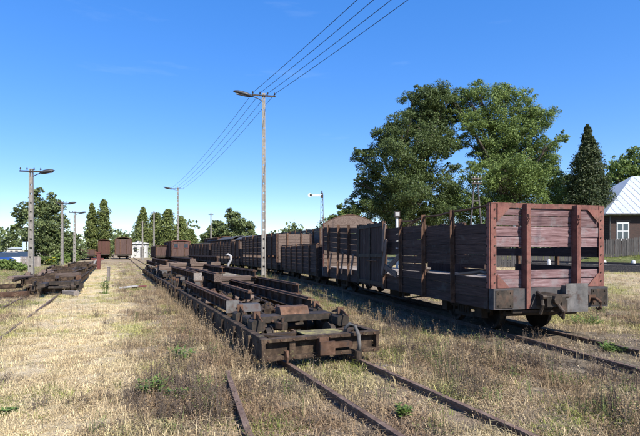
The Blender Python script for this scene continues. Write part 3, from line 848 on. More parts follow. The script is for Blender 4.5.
ribbed('ribbed rail lying to the right of the longest brown rail, beside the lamp pole', 4.9, 1.55, .78, 5.5, h=.22)
ribbed('left ribbed rail of the second layer with pale square end', 7.5, -.50, 1.0, 6.5, plate='plank_grey')
ribbed('middle ribbed rail of the second layer with brown square end', 6.9, -.05, .98, 6.0, plate='plank_brown')
ribbed('right ribbed rail of the second layer pointing towards the lamp pole', 8.3, 1.40, 1.0, 6.5)
ribbed('ribbed rail in the second layer between its middle and right rails', 10.8, .9, 1.04, 6.5)
ribbed('topmost ribbed rail of the stack, nearest end beside the grey pipe', 12.6, 1.1, 1.40, 8.0)
ribbed('ribbed rail just left of the topmost rail in the stack', 13.4, .25, 1.32, 8.0, plate='plank_brown')
ribbed('left ribbed rail of the third layer above the black gap', 15.0, -.62, 1.22, 8.0)
ribbed('farthest ribbed rail on the left of the stack', 21.5, -.6, 1.0, 7.0)
ribbed('farthest ribbed rail on the right of the stack', 22.0, .6, 1.05, 7.0)
# timber packing between the layers
for i, (s, v, z, lab) in enumerate(((5.6, 0.35, .42, 'dark timber packing block under the first layer of ribbed rails'), (8.6, .45, .76, 'timber packing block under the near ends of the second layer'), (13.2, .45, .80, 'timber packing block under the far ends of the second layer'),
                       (14.4, .5, 1.06, 'upper timber packing block beneath the topmost ribbed rails'), (19.2, .3, 1.0, 'timber packing block under the far ends of the topmost rails'))):
    x, y = t1(s, v)
    b = MB().box((0, 0, 0), (2.1, .24, .17), ch=.02)
    if z > .7: b.box((0, 0, -.25), (1.9, .26, .3), ch=.02)
    o = b.build('timber_block', 'plank_brown'); o.location = (x, y, z); o.rotation_euler = (0, 0, T1A - math.pi / 2 + .03 * (i - 2)); tag(o, lab, 'timber', 'timber packing in the stack')
# steel trestle carrying the rail at the right of the stack
for s, lab in ((5.6, 'near low rusty trestle carrying the rightmost ribbed rail'), (9.4, 'far low rusty trestle carrying the rightmost ribbed rails')):
    x, y = t1(s, 1.5); b = MB(); b.box((0, 0, .53), (.8, .14, .08)); b.box((-.3, 0, .25), (.1, .12, .5)); b.box((.3, 0, .25), (.1, .12, .5)); b.box((0, 0, .06), (.9, .2, .1))
    o = b.build('trestle', 'dark_steel'); o.location = (x, y, 0); o.rotation_euler = (0, 0, T1A - math.pi / 2); tag(o, lab, 'trestle')

# bent grey pipe on its pedestal
p = px(229, 267, 21)
g = thing('bent_pipe', 'bent pale grey pipe standing on a grey block beside the stacked rails', 'pipe', (p.x, p.y, 0))
b = MB(); b.box((0, 0, .42), (.7, .5, .86)); b.build('pedestal', 'concrete', g)
b = MB(); b.tube([(-.05, 0, .84), (-.02, 0, 1.05), (.1, 0, 1.25), (.08, 0, 1.42), (-.05, 0, 1.5), (-.15, 0, 1.46)], .05, 10); b.build('pipe', 'pale_plate', g, smooth=True)

# ------------------------------------------------------------------ pile of dismantled frames on the left track
def ltl(s, v, z): x, y = lt(s, v); return (x, y, z)
def dead_frame(label, s, v, z, L, W, ang=0, m='frame_steel', roll=0.0):
    x, y = lt(s, v)
    g = thing('scrap_wagon', label, 'scrap wagon', (x, y, z), T1A + ang, 'dismantled frames on the left track'); g.rotation_euler = (roll, 0, T1A + ang)
    for sy in (-1, 1):
        b = MB(); b.prism(IB(.12, .26), (0, sy * W / 2, 0), (L, sy * W / 2, 0), (0, 1, 0), (0, 0, 1)); b.build('side_sill', m, g)
        rm_ = MB().box((0, 0, 0), (.02, .13, .22)).mesh('rib', m)
        for k in range(int(L / .6)): link('rib', rm_, g, (.2 + k * .6, sy * W / 2, .13))
    for k in range(4):
        b = MB(); b.box((.15 + (L - .3) * k / 3, 0, .14), (.12, W - .14, .16)); b.build('cross_member', m, g)
    return g
dead_frame('nearest low scrap frame at the front of the left pile', 1.2, .1, .05, 5.5, 1.3)
dead_frame('skewed scrap frame lying on the front of the left pile', 1.6, -.2, .34, 5.0, 1.1, .08)
dead_frame('upper scrap frame in the middle of the left pile', 5.5, .0, .42, 6.0, 1.2, -.03)
dead_frame('lower scrap frame in the middle of the left pile', 7.4, .1, .12, 7.0, 1.5)
dead_frame('tilted scrap frame leaning on the left pile', 9.5, -.3, .45, 6.0, 1.2, .05, roll=.12)
dead_frame('scrap frame behind the tilted one on the left track', 15.2, 0, .15, 7.0, 1.5)
dead_frame('raised scrap frame towards the far end of the left pile', 17, .1, .55, 7.0, 1.2)
dead_frame('low scrap frame near the far end of the left pile', 23, 0, .2, 8.0, 1.5)
dead_frame('farthest scrap frame of the left pile', 32, 0, .3, 8.0, 1.5)
for i, (s, v, L, z, an, mm, lab) in enumerate(((.5, .9, .9, .10, .5, 'plank_grey', 'pale grey plank at the foot of the left pile'), (.3, -.9, 1.1, .14, 1.35, 'rust_steel', 'rusty beam sticking out left at the front of the left pile'),
                        (2.2, -1.6, 1.5, .3, 1.5, 'frame_steel', 'short dark beam left of the pile under the concrete pole'), (4.6, .9, 4.0, .5, .06, 'rust_steel', 'long rusty beam along the right of the left pile'), (3.8, .55, 1.0, .62, 1.2, 'plank_brown', 'brown block lying across the left pile'))):
    x, y = lt(s, v)
    o = MB().box((0, 0, 0), (L, .2, .18), ch=.02).build('scrap_beam', mm); o.location = (x, y, z); o.rotation_euler = (0.05, .03, T1A + an); tag(o, lab, 'scrap beam')
rs_ = random.Random(11)
order_ = ['first', 'second', 'third', 'fourth', 'fifth', 'sixth', 'seventh', 'eighth', 'ninth', 'tenth', 'eleventh', 'twelfth', 'thirteenth', 'fourteenth', 'fifteenth', 'sixteenth', 'seventeenth', 'eighteenth']
word_ = {'frame_steel': 'lichen-spotted steel', 'dark_steel': 'dark steel', 'rust_steel': 'rusty steel', 'plank_brown': 'grey-brown timber'}
for k in range(18):
    s_ = .9 + k * 1.05 + rs_.uniform(-.2, .2); v_ = rs_.uniform(-1.0, .9); x, y = lt(s_, v_); L_ = rs_.uniform(.5, 2.6)
    q = MB(); q.box((0, 0, 0), (L_, rs_.uniform(.1, .24), rs_.uniform(.08, .2)), ch=.02); q.box((L_ * .3, 0, .1), (.1, .16, .12))
    mk_ = rs_.choice(['frame_steel', 'dark_steel', 'rust_steel', 'plank_brown']); o = q.build('scrap_piece', mk_); o.location = (x, y, .36 + rs_.uniform(0, .32)); o.rotation_euler = (rs_.uniform(-.3, .3), rs_.uniform(-.12, .12), T1A + rs_.gauss(0, .35))
    tag(o, '%s %s scrap piece on the left pile, %s from its front' % ('long' if L_ > 1.5 else 'short', word_[mk_], order_[k]), 'scrap', 'scrap jumbled on the left pile')
# a bogie in the pile
x, y = lt(1.0, .4)
g = thing('scrap_bogie', 'small rusty bogie with wheels at the front of the left pile', 'bogie', (x, y, -.08), T1A, None)
bogie(g, .6, .45, .24)

# ------------------------------------------------------------------ small yard furniture
# buffer-stop like red post with pale brace
p = px(97, 268, 41); z0 = gzf(p.x, p.y)
g = thing('track_barrier', 'faded red post with pale slanting brace at the far end of the left pile', 'barrier', (p.x, p.y, z0))
b = MB(); b.box((.15, 0, .75), (.28, .14, 1.5)); b.box((.15, 0, 1.52), (.36, .2, .08)); b.build('post', 'red_paint', g)
b = MB(); b.box((-.28, 0, .5), (.12, .1, 1.2), (0, .6, 0)); b.box((-.45, .1, .3), (.1, .1, .62)); b.build('brace', 'pale_plate', g)
b = MB(); b.box((0, .1, .95), (1.1, .08, .14)); b.build('crossbar', 'red_paint', g)
p = px(108.5, 281, 25); z0 = gzf(p.x, p.y)
g = thing('marker_post', 'short weathered post standing in the dry grass left of the stack', 'post', (p.x, p.y, z0 - .1))
b = MB(); b.box((0, 0, .45), (.12, .12, .9), (0, .03, 0)); b.build('stake', 'plank_grey', g); b = MB(); b.box((0, 0, .92), (.16, .16, .04)); b.build('cap', 'pale_plate', g)
p = px(129, 289, 20)
for i, (dx, dy, L, an, mm, lab) in enumerate(((0, 0, .75, .12, 'pale_plate', 'pale plank lying in the dry grass left of the stack'), (.35, .25, .6, .3, 'red_paint', 'short reddish plank lying beside the pale plank in the grass'))):
    o = MB().box((0, 0, 0), (L, .14, .06), ch=.01).build('fallen_plank', mm); o.location = (p.x + dx, p.y + dy, gzf(p.x, p.y) + .1); o.rotation_euler = (0.1, -.1, an); tag(o, lab, 'plank')

# ------------------------------------------------------------------ poles
def ladder_pole(label, X, Y, H, wb=.30, wt=.17, lamp='left', arm_w=.9, group='concrete lamp poles', lz=0.0, lamp_len=1.0, step=.55):
    z0 = gzf(X, Y)
    g = thing('lamp_pole', label, 'lamp pole', (X, Y, z0 - .15), R(12), group)
    H = H + .15
    b = MB()
    for sy in (-1, 1):       # two tapering flanges
        v = []
        for (z, wd) in ((0, wb), (H, wt)):
            x0 = sy * wd / 2; x1 = sy * (wd / 2 - .065); d = wd * .36
            v += [(x0, -d, z), (x0, d, z), (x1, d, z), (x1, -d, z)]
        f = [(0, 1, 2, 3), (7, 6, 5, 4), (0, 4, 5, 1), (1, 5, 6, 2), (2, 6, 7, 3), (3, 7, 4, 0)]
        b.add(v, f)
    z = .6
    while z < H - .2:
        wd = wb + (wt - wb) * z / H
        b.box((0, 0, z), (wd - .11, wd * .46, step * .80)); z += step
    b.box((0, 0, H + .02), (wt + .02, wt * .8, .06))
    b.build('shaft', 'concrete', g)
    c = MB(); c.box((0, -.09, H - .12), (arm_w, .06, .08)); ca = c.build('crossarm', 'dark_steel', g)
    for k in (-.46, -.16, .16, .46):
        i_ = MB(); x = k * arm_w
        i_.tube([(x, -.09, H - .08), (x, -.09, H - .02), (x, -.09, H - .02), (x, -.09, H + .05), (x, -.09, H + .05), (x, -.09, H + .1)], [.012, .012, .045, .04, .028, .025], 8); i_.build('insulator', 'dark_steel', g)
    sg = -1 if lamp == 'left' else 1
    a = MB(); a.tube([(0, 0, H - .45 + lz), (sg * .35, -.02, H - .28 + lz), (sg * (lamp_len * .62), -.05, H - .12 + lz)], .028, 8); la = a.build('lamp_arm', 'lamp_grey', g)
    # lamp head: long flattened shell
    h = MB(); n = 9
    L0 = lamp_len * .55; x0 = sg * (lamp_len * .45)
    prof = [0.35, .75, .95, 1, 1, .95, .85, .6, .15]
    vs = []; fs = []
    for i in range(n):
        t = i / (n - 1); x = x0 + sg * t * lamp_len * .75; zc = H - .20 + lz + t * .16 * lamp_len
        for k in range(10):
            an = 2 * math.pi * k / 10
            vs.append((x, -.05 + math.cos(an) * .19 * prof[i], zc + math.sin(an) * (.15 if math.sin(an) > 0 else .10) * prof[i]))
    for i in range(n - 1):
        for k in range(10): fs.append((i * 10 + k, i * 10 + (k + 1) % 10, (i + 1) * 10 + (k + 1) % 10, (i + 1) * 10 + k))
    fs.append(tuple(range(9, -1, -1))); fs.append(tuple((n - 1) * 10 + k for k in range(10)))
    h.add(vs, fs); hd = h.build('lamp_head', 'lamp_grey', g, smooth=True)
    q = MB(); q.box((x0 + sg * lamp_len * .42, -.05, H - .2 + lz + .03 * lamp_len), (lamp_len * .4, .2, .03), (0, -sg * .16, 0)); q.build('diffuser', 'lamp_glass', hd)
    return g, (X, Y, z0 - .15 + H - .02)
MP = (-3.35, 27.5); FP = (-20.6, 67.0)
_, mtop = ladder_pole('tall concrete lamp pole in the middle, wires crossing its top', *MP, 11.0, .27, .17, 'left', 1.4, lamp_len=1.5)
_, ftop = ladder_pole('grey lamp pole behind the stack of rails, farther along the same wires', *FP, 10.6, .30, .2, 'left', 1.8, lamp_len=1.7)
ladder_pole('nearest lamp pole of the left row, behind the front of the scrap pile', -17.5, 28.0, 6.6, .30, .20, 'right', 1.2, lamp_len=1.1)
ladder_pole('second lamp pole of the left row, in front of the big left tree', -27.9, 50.0, 6.9, .28, .18, 'right', 1.1, lamp_len=1.2)
ladder_pole('third and farthest lamp pole of the left row', -31.6, 59.5, 6.6, .3, .2, 'right', 1.2, lamp_len=1.2)
NP = (16.9, -12.0)
_, ntop = ladder_pole('concrete lamp pole standing behind the viewer, carrying the near ends of the wires', *NP, 11.2, .32, .2, 'left', 2.9, lamp_len=1.5)
# wires
names = ['leftmost', 'second from the left', 'third from the left', 'rightmost']
for i, k in enumerate((-.46, -.16, .16, .46)):
    def at(top, aw): return Vector((top[0] + math.cos(R(12)) * k * aw + .09 * math.sin(R(12)), top[1] + math.sin(R(12)) * k * aw - .09, top[2] + .04))
    pts = []
    for (p0, w0, p1, w1, sag) in ((ntop, 2.9, mtop, 1.4, .55), (mtop, 1.4, ftop, 1.8, .55)):
        a = at(p0, w0); b_ = at(p1, w1)
        for j in range(24):
            t = j / 24; q = a.lerp(b_, t); q.z -= 4 * sag * t * (1 - t); pts.append(q)
    pts.append(at(ftop, 1.8))
    b = MB(); b.tube(pts, .013, 5); tag(b.build('overhead_wire', 'wire'), 'overhead wire, %s of the four over the middle lamp pole' % names[i], 'wire', 'overhead wires')
# thin far poles
for (xp, yt, D, lab) in ((142.5, 221, 74, 'thin pale pole just right of the white shed'), (154, 211, 70, 'taller thin pale pole in front of the far conifers'), (211, 213, 85, 'thin pole above the far wagons left of the round trees'), (187.5, 222, 95, 'small thin pole behind the rust-red cabin van')):
    t = px(xp, yt, D); z0 = gzf(t.x, t.y)
    g = thing('utility_pole', lab, 'pole', (t.x, t.y, z0), 0, 'thin far poles')
    b = MB(); b.tube([(0, 0, -.1), (0, 0, t.z - z0)], [.16, .10], 8); b.build('shaft', 'concrete', g)
    b = MB(); b.box((0, 0, t.z - z0 - .3), (.9, .08, .08)); b.build('crossarm', 'dark_steel', g)
# semaphore
t = px(322, 193, 46); z0 = gzf(t.x, t.y)
g = thing('semaphore_signal', 'white semaphore signal arm on a lattice mast above the wagon row', 'signal', (t.x, t.y, z0)); Hs = t.z - z0
b = MB()
for sx in (-1, 1):
    b.tube([(sx * .22, 0, 0), (sx * .09, 0, Hs)], .035, 6)
for k in range(14):
    z_ = Hs * k / 14; wd = .22 - .13 * k / 14; b.tube([(-wd, 0, z_), (wd, 0, z_ + Hs / 14)], .016, 5)
b.build('mast', 'grey_steel', g)
b = MB(); b.box((-.62, -.08, Hs - .22), (1.15, .03, .22)); b.tube([(-1.2, -.065, Hs - .22), (-1.2, -.095, Hs - .22)], .2, 14); b.build('arm', 'white_paint', g)
b = MB(); b.box((.02, -.12, Hs - .35), (.22, .2, .3)); b.tube([(0, 0, Hs - .1), (0, 0, Hs + .25)], .06, 8); b.build('lantern', 'dark_steel', g)
b = MB(); b.box((0, -.1, Hs * .62), (.5, .4, .05)); b.box((.1, -.15, Hs * .66), (.2, .2, .3)); b.build('lamp_platform', 'grey_steel', g)
# small signal lamp on a post behind the wagon
t = px(397, 211, 17); 
g = thing('signal_box_lamp', 'small white-fronted signal lamp on a post behind the near maroon wagon', 'signal lamp', (t.x, t.y, gzf(t.x, t.y))); hz = t.z - gzf(t.x, t.y)
b = MB(); b.tube([(0, 0, -.1), (0, 0, hz - .25)], .05, 8); b.build('post', 'white_paint', g)
b = MB(); b.box((0, 0, hz - .12), (.20, .18, .24)); h_ = b.build('housing', 'dark_steel', g); b = MB(); b.box((0, -.096, hz - .12), (.15, .012, .15)); b.build('face', 'pale_plate', h_)
# A-frame telegraph pole
t = px(476, 176, 30); z0 = gzf(t.x, t.y)
g = thing('telegraph_pole', 'wooden A-frame telegraph pole with white insulators before the big trees', 'pole', (t.x, t.y, z0)); Hs = t.z - z0
b = MB()
for sx in (-1, 1): b.tube([(sx * .62, 0, -.1), (sx * .08, 0, Hs - .1)], [.065, .045], 8)
b.box((0, 0, Hs * .45), (.8, .08, .1)); b.box((0, 0, Hs * .75), (.42, .08, .08)); b.build('legs', 'fence_wood', g)
for k, (zz, wd) in enumerate(((Hs - .2, .62), (Hs - .5, .62))):
    c = MB(); c.box((0, -.1, zz), (wd, .07, .07)); c.build('crossarm', 'plank_brown', g)
    for x in (-.29, -.12, .12, .29):
        i_ = MB(); i_.tube([(x, -.1, zz + .03), (x, -.1, zz + .08), (x, -.1, zz + .08), (x, -.1, zz + .17)], [.012, .012, .04, .03], 8); i_.build('insulator', 'porcelain', g)

# ------------------------------------------------------------------ house, fence and bollards at the right
def house():
    X0, Y0 = 25.6, 41.0; zb = 1.5; ze = 5.0; L = 16; W = 11; rise = 4.2; ov = .5
    g = thing('house', 'dark brick house with pale sheet metal hipped roof and white windows', 'house', (X0, Y0, 0), R(-4))
    b = MB(); b.box((L / 2, W / 2, (zb - .6 + ze) / 2), (L, W, ze - zb + .6)); b.build('wall', 'brick', g)
    hx = 5.2
    v = [(-ov, -ov, ze), (L + ov, -ov, ze), (L + ov, W + ov, ze), (-ov, W + ov, ze), (hx, W / 2, ze + rise), (L - hx, W / 2, ze + rise)]
    v2 = [(a, b_, c - .14) for a, b_, c in v[:4]]
    f = [(0, 1, 5, 4), (1, 2, 5), (2, 3, 4, 5), (3, 0, 4), (0, 6, 7, 1), (1, 7, 8, 2), (2, 8, 9, 3), (3, 9, 6, 0), (9, 8, 7, 6)]
    b = MB(); b.add(v + v2, f); r = b.build('roof', 'roof_metal', g)
    s = MB()
    n = Vector((0, -rise, W / 2 + ov)).normalized()
    x = 0.4
    while x < L - .2:
        t0 = Vector((x, -ov, ze)); tt = min(1, (x + ov) / (hx + ov), (L + ov - x) / (hx + ov))
        t1_ = t0.lerp(Vector((x, W / 2, ze + rise)), tt); s.tube([t0 + Vector((0, 0, .015)), t1_ + Vector((0, 0, .015))], .02, 4); x += .6
    s.build('standing_seams', 'roof_metal', r)
    gt = MB(); gt.tube([(-ov, -ov - .07, ze - .08), (L + ov, -ov - .07, ze - .08)], .07, 8); gt.tube([(.1, -.1, ze - .2), (.1, -.1, 1.2)], .05, 8); gt.build('gutter', 'grey_steel', g)
    for k in range(6):
        x = 1.2 + k * 2.3
        w_ = MB(); w_.box((x, -.02, 3.45), (1.05, .10, 1.55)); w_.box((x, -.06, 2.62), (1.2, .16, .07)); w_ = w_.build('window', 'white_paint', g)
        for sx in (-1, 1):
            for sz in (-1, 1):
                q = MB(); q.box((x + sx * .235, -.074, 3.45 + sz * .35), (.39, .014, .60)); q.build('pane', 'glass', w_)
        q = MB(); q.box((x, -.03, 4.34), (1.25, .10, .14)); q.build('lintel', 'plank_brown', g)
    return g
house()
# picket fence
fa = Vector((13.5, 37.5)); fb = Vector((38, 33.0)); n = 150
d = (fb - fa); a = math.atan2(d.y, d.x)
g = thing('picket_fence', 'dark upright board fence in front of the brick house', 'fence', (fa.x, fa.y, 0), a)
Lf = d.length
pk = MB(); pk.add([(-.07, -.012, 0), (.07, -.012, 0), (.07, -.012, 1.32), (0, -.012, 1.4), (-.07, -.012, 1.32), (-.07, .012, 0), (.07, .012, 0), (.07, .012, 1.32), (0, .012, 1.4), (-.07, .012, 1.32)],
       [(4, 3, 2, 1, 0), (5, 6, 7, 8, 9), (0, 1, 6, 5), (1, 2, 7, 6), (2, 3, 8, 7), (3, 4, 9, 8), (4, 0, 5, 9)])
pk = pk.mesh('picket', 'fence_wood')
for i in range(n):
    x = Lf * (i + .5) / n; p = fa + d * (x / Lf)
    link('picket', pk, g, (x, -.03, gzf(p.x, p.y) + .05 + random.uniform(-.015, .015)), (0, random.uniform(-.02, .02), 0))
for i in range(13):
    x = Lf * i / 12; p = fa + d * (x / Lf); b = MB(); b.box((x, .06, gzf(p.x, p.y) + .6), (.12, .12, 1.4)); b.build('post', 'concrete', g)
b = MB()
for i in range(12):
    x0 = Lf * i / 12; x1 = Lf * (i + 1) / 12; p = fa + d * ((x0 + x1) / 2 / Lf); z_ = gzf(p.x, p.y)
    for hz in (.35, 1.1): b.box(((x0 + x1) / 2, 0, z_ + hz), (x1 - x0, .03, .08))
b.build('rails', 'fence_wood', g)
# bollards
bl = MB(); bl.tube([(0, 0, -.1), (0, 0, .55), (0, 0, .68), (0, 0, .74)], [.15, .12, .10, .04], 12); blm = bl.mesh('bollard', 'white_paint', True)
bb = MB(); bb.tube([(0, 0, .0), (0, 0, .12)], .165, 12); bbm = bb.mesh('base', 'concrete')
for i, (xp, D) in enumerate(((604.5, 30.5), (633.5, 29.2), (577, 31.8), (549, 33.2))):
    X = (xp - 320) / FPX * D
    lab = ['white bollard just right of the near maroon wagon end', 'white bollard at the right edge below the brick house', 'white bollard hidden behind the right of the near wagon end', 'white bollard glimpsed through the gap of the near wagon end'][i]
    g = thing('bollard', lab, 'bollard', (X, D, gzf(X, D)), 0, 'white bollards on the grassy bank'); link('post', blm, g); link('base', bbm, g)

# ------------------------------------------------------------------ far left: shed, cars, banners, wall
def shed(label, xp0, xp1, D, ytop, depth, m, roofm, name='shed'):
    x0 = (xp0 - 320) / FPX * D; x1 = (xp1 - 320) / FPX * D; zt = CAMH + (HOR - ytop) / FPX * D; z0 = gzf(x0, D)
    g = thing(name, label, 'shed', (x0, D, z0)); W = x1 - x0; H = zt - z0
    b = MB(); b.box((W / 2, depth / 2, H * .42), (W, depth, H * .84)); b.build('wall', m, g)
    b = MB(); b.prism([(-.2, H * .83), (W + .2, H * .83), (W / 2, H)], (0, -.25, 0), (0, depth + .25, 0), (1, 0, 0), (0, 0, 1)); b.build('roof', roofm, g)
    w_ = MB(); w_.box((W * .3, -.03, H * .5), (W * .2, .06, H * .25)); w_ = w_.build('window', 'grey_steel', g); q = MB(); q.box((W * .3, -.065, H * .5), (W * .16, .012, H * .2)); q.build('pane', 'glass', w_)
    dd = MB(); dd.box((W * .72, -.03, H * .33), (W * .22, .06, H * .6)); dd.build('door', 'grey_steel', g)
    return g
shed('small white shed right of the lone brown covered wagon', 131, 146.5, 88, 241, 6, 'white_paint', 'white_paint')
shed('low white roofed building behind the two-windowed brake van', 236, 262, 78, 239, 6, 'white_paint', 'white_paint')
shed('pale building far off behind the parked cars', 8, 20, 95, 247, 8, 'cream', 'roof_metal', 'house')
def car(label, X, Y, rz, m):
    g = thing('parked_car', label, 'car', (X, Y, gzf(X, Y)), rz, 'cars parked at the far left')
    b = MB(); W = 1.7
    low = [(-2.1, .28), (2.1, .28), (2.15, .62), (2.0, .78), (1.15, .92), (-1.7, .95), (-2.1, .85), (-2.15, .5)]
    b.prism(low, (0, -W / 2, 0), (0, W / 2, 0), (1, 0, 0), (0, 0, 1))
    top = [(1.2, .9), (.45, 1.40), (-1.1, 1.46), (-1.9, .93)]
    v = [(a_, -W / 2 + .06 + (.14 if z_ > 1 else 0), z_) for a_, z_ in top] + [(a_, W / 2 - .06 - (.14 if z_ > 1 else 0), z_) for a_, z_ in top]
    c = MB(); c.add(v, [(3, 2, 1, 0), (4, 5, 6, 7), (0, 1, 5, 4), (1, 2, 6, 5), (2, 3, 7, 6)])
    b.build('body', m, g); c.build('cabin', 'glass', g)
    r = MB(); r.box((-.33, 0, 1.455), (1.5, 1.26, .05)); r.build('roof', m, g)
    for sx in (-1.3, 1.35):
        for sy in (-1, 1):
            t = MB(); t.tube([(sx, sy * .70, .31), (sx, sy * .87, .31)], .31, 16); t = t.build('wheel', 'rubber', g)
            q = MB(); q.tube([(sx, sy * .865, .31), (sx, sy * .885, .31)], .19, 12); q.build('rim', 'grey_steel', t)
    for sy in (-.6, .6):
        q = MB(); q.box((2.1, sy, .66), (.08, .34, .14)); q.build('headlight', 'lamp_glass', g)
    return g
car('dark blue parked car at the far left edge', -35.0, 50, R(-30), 'car_blue')
car('white parked car between the blue cars at the far left', -35.9, 53.5, R(-25), 'car_white')
car('navy parked car right of the white parked car', -37.6, 58, R(-28), 'car_navy')
car('blue parked car behind the white parked car', -41.8, 63, R(-30), 'car_blue')
for i, (xp, lab) in enumerate(((22.5, 'left pale blue banner on a pole behind the parked cars'), (27, 'right pale blue banner on a pole behind the parked cars'))):
    D = 66; X = (xp - 320) / FPX * D; g = thing('banner', lab, 'banner', (X, D, gzf(X, D)), R(20), 'banners behind the parked cars')
    b = MB(); b.tube([(0, 0, 0), (0, 0, 2.9)], .035, 6); b.build('pole', 'grey_steel', g)
    b = MB(); b.box((.22, 0, 2.2), (.4, .03, 1.2)); b.build('flag', flat('pale_blue_cloth', (.35, .5, .65), .8), g)
X = (21 - 320) / FPX * 47
g = thing('board_fence', 'low sun-bleached board fence beside the parked cars', 'fence', (X, 47, gzf(X, 47)), R(10))
for k in range(12): plank(g, (k * .16, 0, .55), 1.1, .145, .03, 'plank_grey', (0, A, 0), 'board')
b = MB(); b.box((.9, .05, .8), (2.0, .05, .08)); b.box((.9, .05, .3), (2.0, .05, .08)); b.build('rail', 'plank_brown', g)

# ------------------------------------------------------------------ foliage
def leaf_mesh(name, P, size, m, aspect=.6, up=.3, outward=None, jitter=.6):
    n = len(P)
    N = RNG.normal(0, 1, (n, 3)); N[:, 2] += up
    if outward is not None: N += outward * 1.0
    N /= np.linalg.norm(N, axis=1)[:, None] + 1e-9
    T = np.cross(N, RNG.normal(0, 1, (n, 3))); T /= np.linalg.norm(T, axis=1)[:, None] + 1e-9
    B = np.cross(N, T)
    s = (size * RNG.uniform(1 - jitter, 1 + jitter, n))[:, None]
    a = s * .5; b = s * .5 * aspect
    V = np.stack([P - T * a, P + B * b - T * a * .1, P + T * a, P - B * b - T * a * .1], 1).reshape(-1, 3)
    me = bpy.data.meshes.new(name)
    me.vertices.add(4 * n); me.vertices.foreach_set('co', V.astype(np.float32).ravel())
    me.loops.add(4 * n); me.loops.foreach_set('vertex_index', np.arange(4 * n))
    me.polygons.add(n); me.polygons.foreach_set('loop_start', np.arange(n) * 4); me.polygons.foreach_set('loop_total', np.full(n, 4))
    me.update(calc_edges=True); me.materials.append(M[m] if isinstance(m, str) else m)
    return me

def crown_points(lobes, n, sub=.34, fill=.62):
    vol = np.array([l[3] ** 2.2 for l in lobes]); vol /= vol.sum()
    P = []; O = []
    for l, w_ in zip(lobes, vol):
        k = max(30, int(n * w_)); r = l[3]
        nsub = max(6, int(14 * (r / 1.2) ** 1.3)); nsub = min(nsub, 60)
        d = RNG.normal(0, 1, (nsub, 3)); d /= np.linalg.norm(d, axis=1)[:, None]
        rad = r * RNG.uniform(.25, 1.0, nsub) ** fill
        c = np.array(l[:3]) + d * rad[:, None] * np.array((1, 1, .85))
        sr = r * sub * RNG.uniform(.55, 1.25, nsub)
        wt = sr ** 2; wt /= wt.sum()
        ci = RNG.choice(nsub, k, p=wt)
        q = RNG.normal(0, 1, (k, 3)); q /= np.linalg.norm(q, axis=1)[:, None]
        p = c[ci] + q * (sr[ci] * RNG.uniform(.2, 1, k) ** .6)[:, None] * np.array((1, 1, .7))
        P.append(p); o = p - np.array(l[:3]); O.append(q * .7 + o / r * .5)
    return np.concatenate(P), np.concatenate(O)

def tree(name, label, base, lobes, n, size, m, tr=.35, group=None, cat='tree', limbs=True, aspect=.6, fork=.3):
    X, Y = base; z0 = gzf(X, Y)
    g = thing(name, label, cat, (X, Y, z0), 0, group)
    lo = [(l[0] - X, l[1] - Y, l[2] - z0, l[3]) for l in lobes]
    top = max(l[2] for l in lo)
    b = MB(); zf_ = top * fork
    b.tube([(0, 0, -.2), (.05 * tr, .02, zf_ * .5), (.3 * tr, .1, zf_), (.2 * tr, .0, top * .6)], [tr * 1.25, tr, tr * .85, tr * .2], 10)
    if limbs:
        for l in lo:
            t = random.uniform(.75, 1.5); s0 = Vector((.25 * tr, .05, min(zf_ * t, l[2] * .8))); e = Vector(l[:3])
            mid = s0.lerp(e, .5) + Vector((random.uniform(-.3, .3), random.uniform(-.3, .3), .1 * (e - s0).length))
            b.tube([s0, mid, e], [tr * .42, tr * .26, tr * .06], 7)
            for k in range(4):
                q = e + Vector((random.uniform(-1, 1), random.uniform(-1, 1), random.uniform(-.3, .7))) * l[3] * .55
                b.tube([mid.lerp(e, random.uniform(.3, 1)), q], [tr * .12, tr * .03], 5)
    b.build('trunk', 'bark', g)
    ex = []
    for l in lo:
        for k in range(5):
            d_ = Vector((random.gauss(0, 1), random.gauss(0, 1), random.gauss(0, .9))).normalized() * l[3] * random.uniform(.6, 1.0)
            ex.append((l[0] + d_.x, l[1] + d_.y, max(.3, l[2] + d_.z), l[3] * random.uniform(.28, .55)))
    P, O = crown_points(lo + ex, n, .42, .7)
    link('crown', leaf_mesh('crown', P, size, m, aspect, outward=O), g)
    return g

def LB(x, y, r, D, dd=0.0):
    p = px(x, y, D + dd); return (p.x, p.y, p.z, r / FPX * (D + dd))

D = 46
t_left = [LB(425, 112, 22, D, 1), LB(440, 98, 16, D, 0), LB(402, 122, 18, D, -1), LB(378, 148, 17, D, 0), LB(361, 158, 11, D, 1), LB(397, 158, 24, D, -2), LB(425, 150, 26, D, -1), LB(405, 192, 26, D, -2), LB(432, 188, 24, D, 0), LB(378, 188, 20, D, 1), LB(370, 210, 16, D, 0), LB(412, 100, 12, D, 1), LB(440, 130, 16, D, 2), LB(400, 215, 22, D, 0), LB(435, 215, 20, D, 1), LB(358, 182, 7, D, 0)]
tree('broadleaf_tree', 'dark big broadleaf tree, left one of the pair behind the maroon wagon', (8.6, 46), t_left + [LB(448, 118, 12, D, 2), LB(447, 195, 13, D, 2), LB(385, 205, 18, D, 2), LB(350, 205, 8, D, 1), LB(415, 135, 18, D, 2), LB(446, 145, 14, D, 1), LB(450, 170, 9, D, 2), LB(425, 95, 13, D, 0), LB(392, 140, 18, D, 0), LB(370, 172, 14, D, 0), LB(440, 215, 16, D, -1), LB(448, 97, 12, D, 1), LB(432, 120, 15, D, 1)], 250000, .125, 'leaf_dark', .55, 'big trees behind the wagon')
D = 47
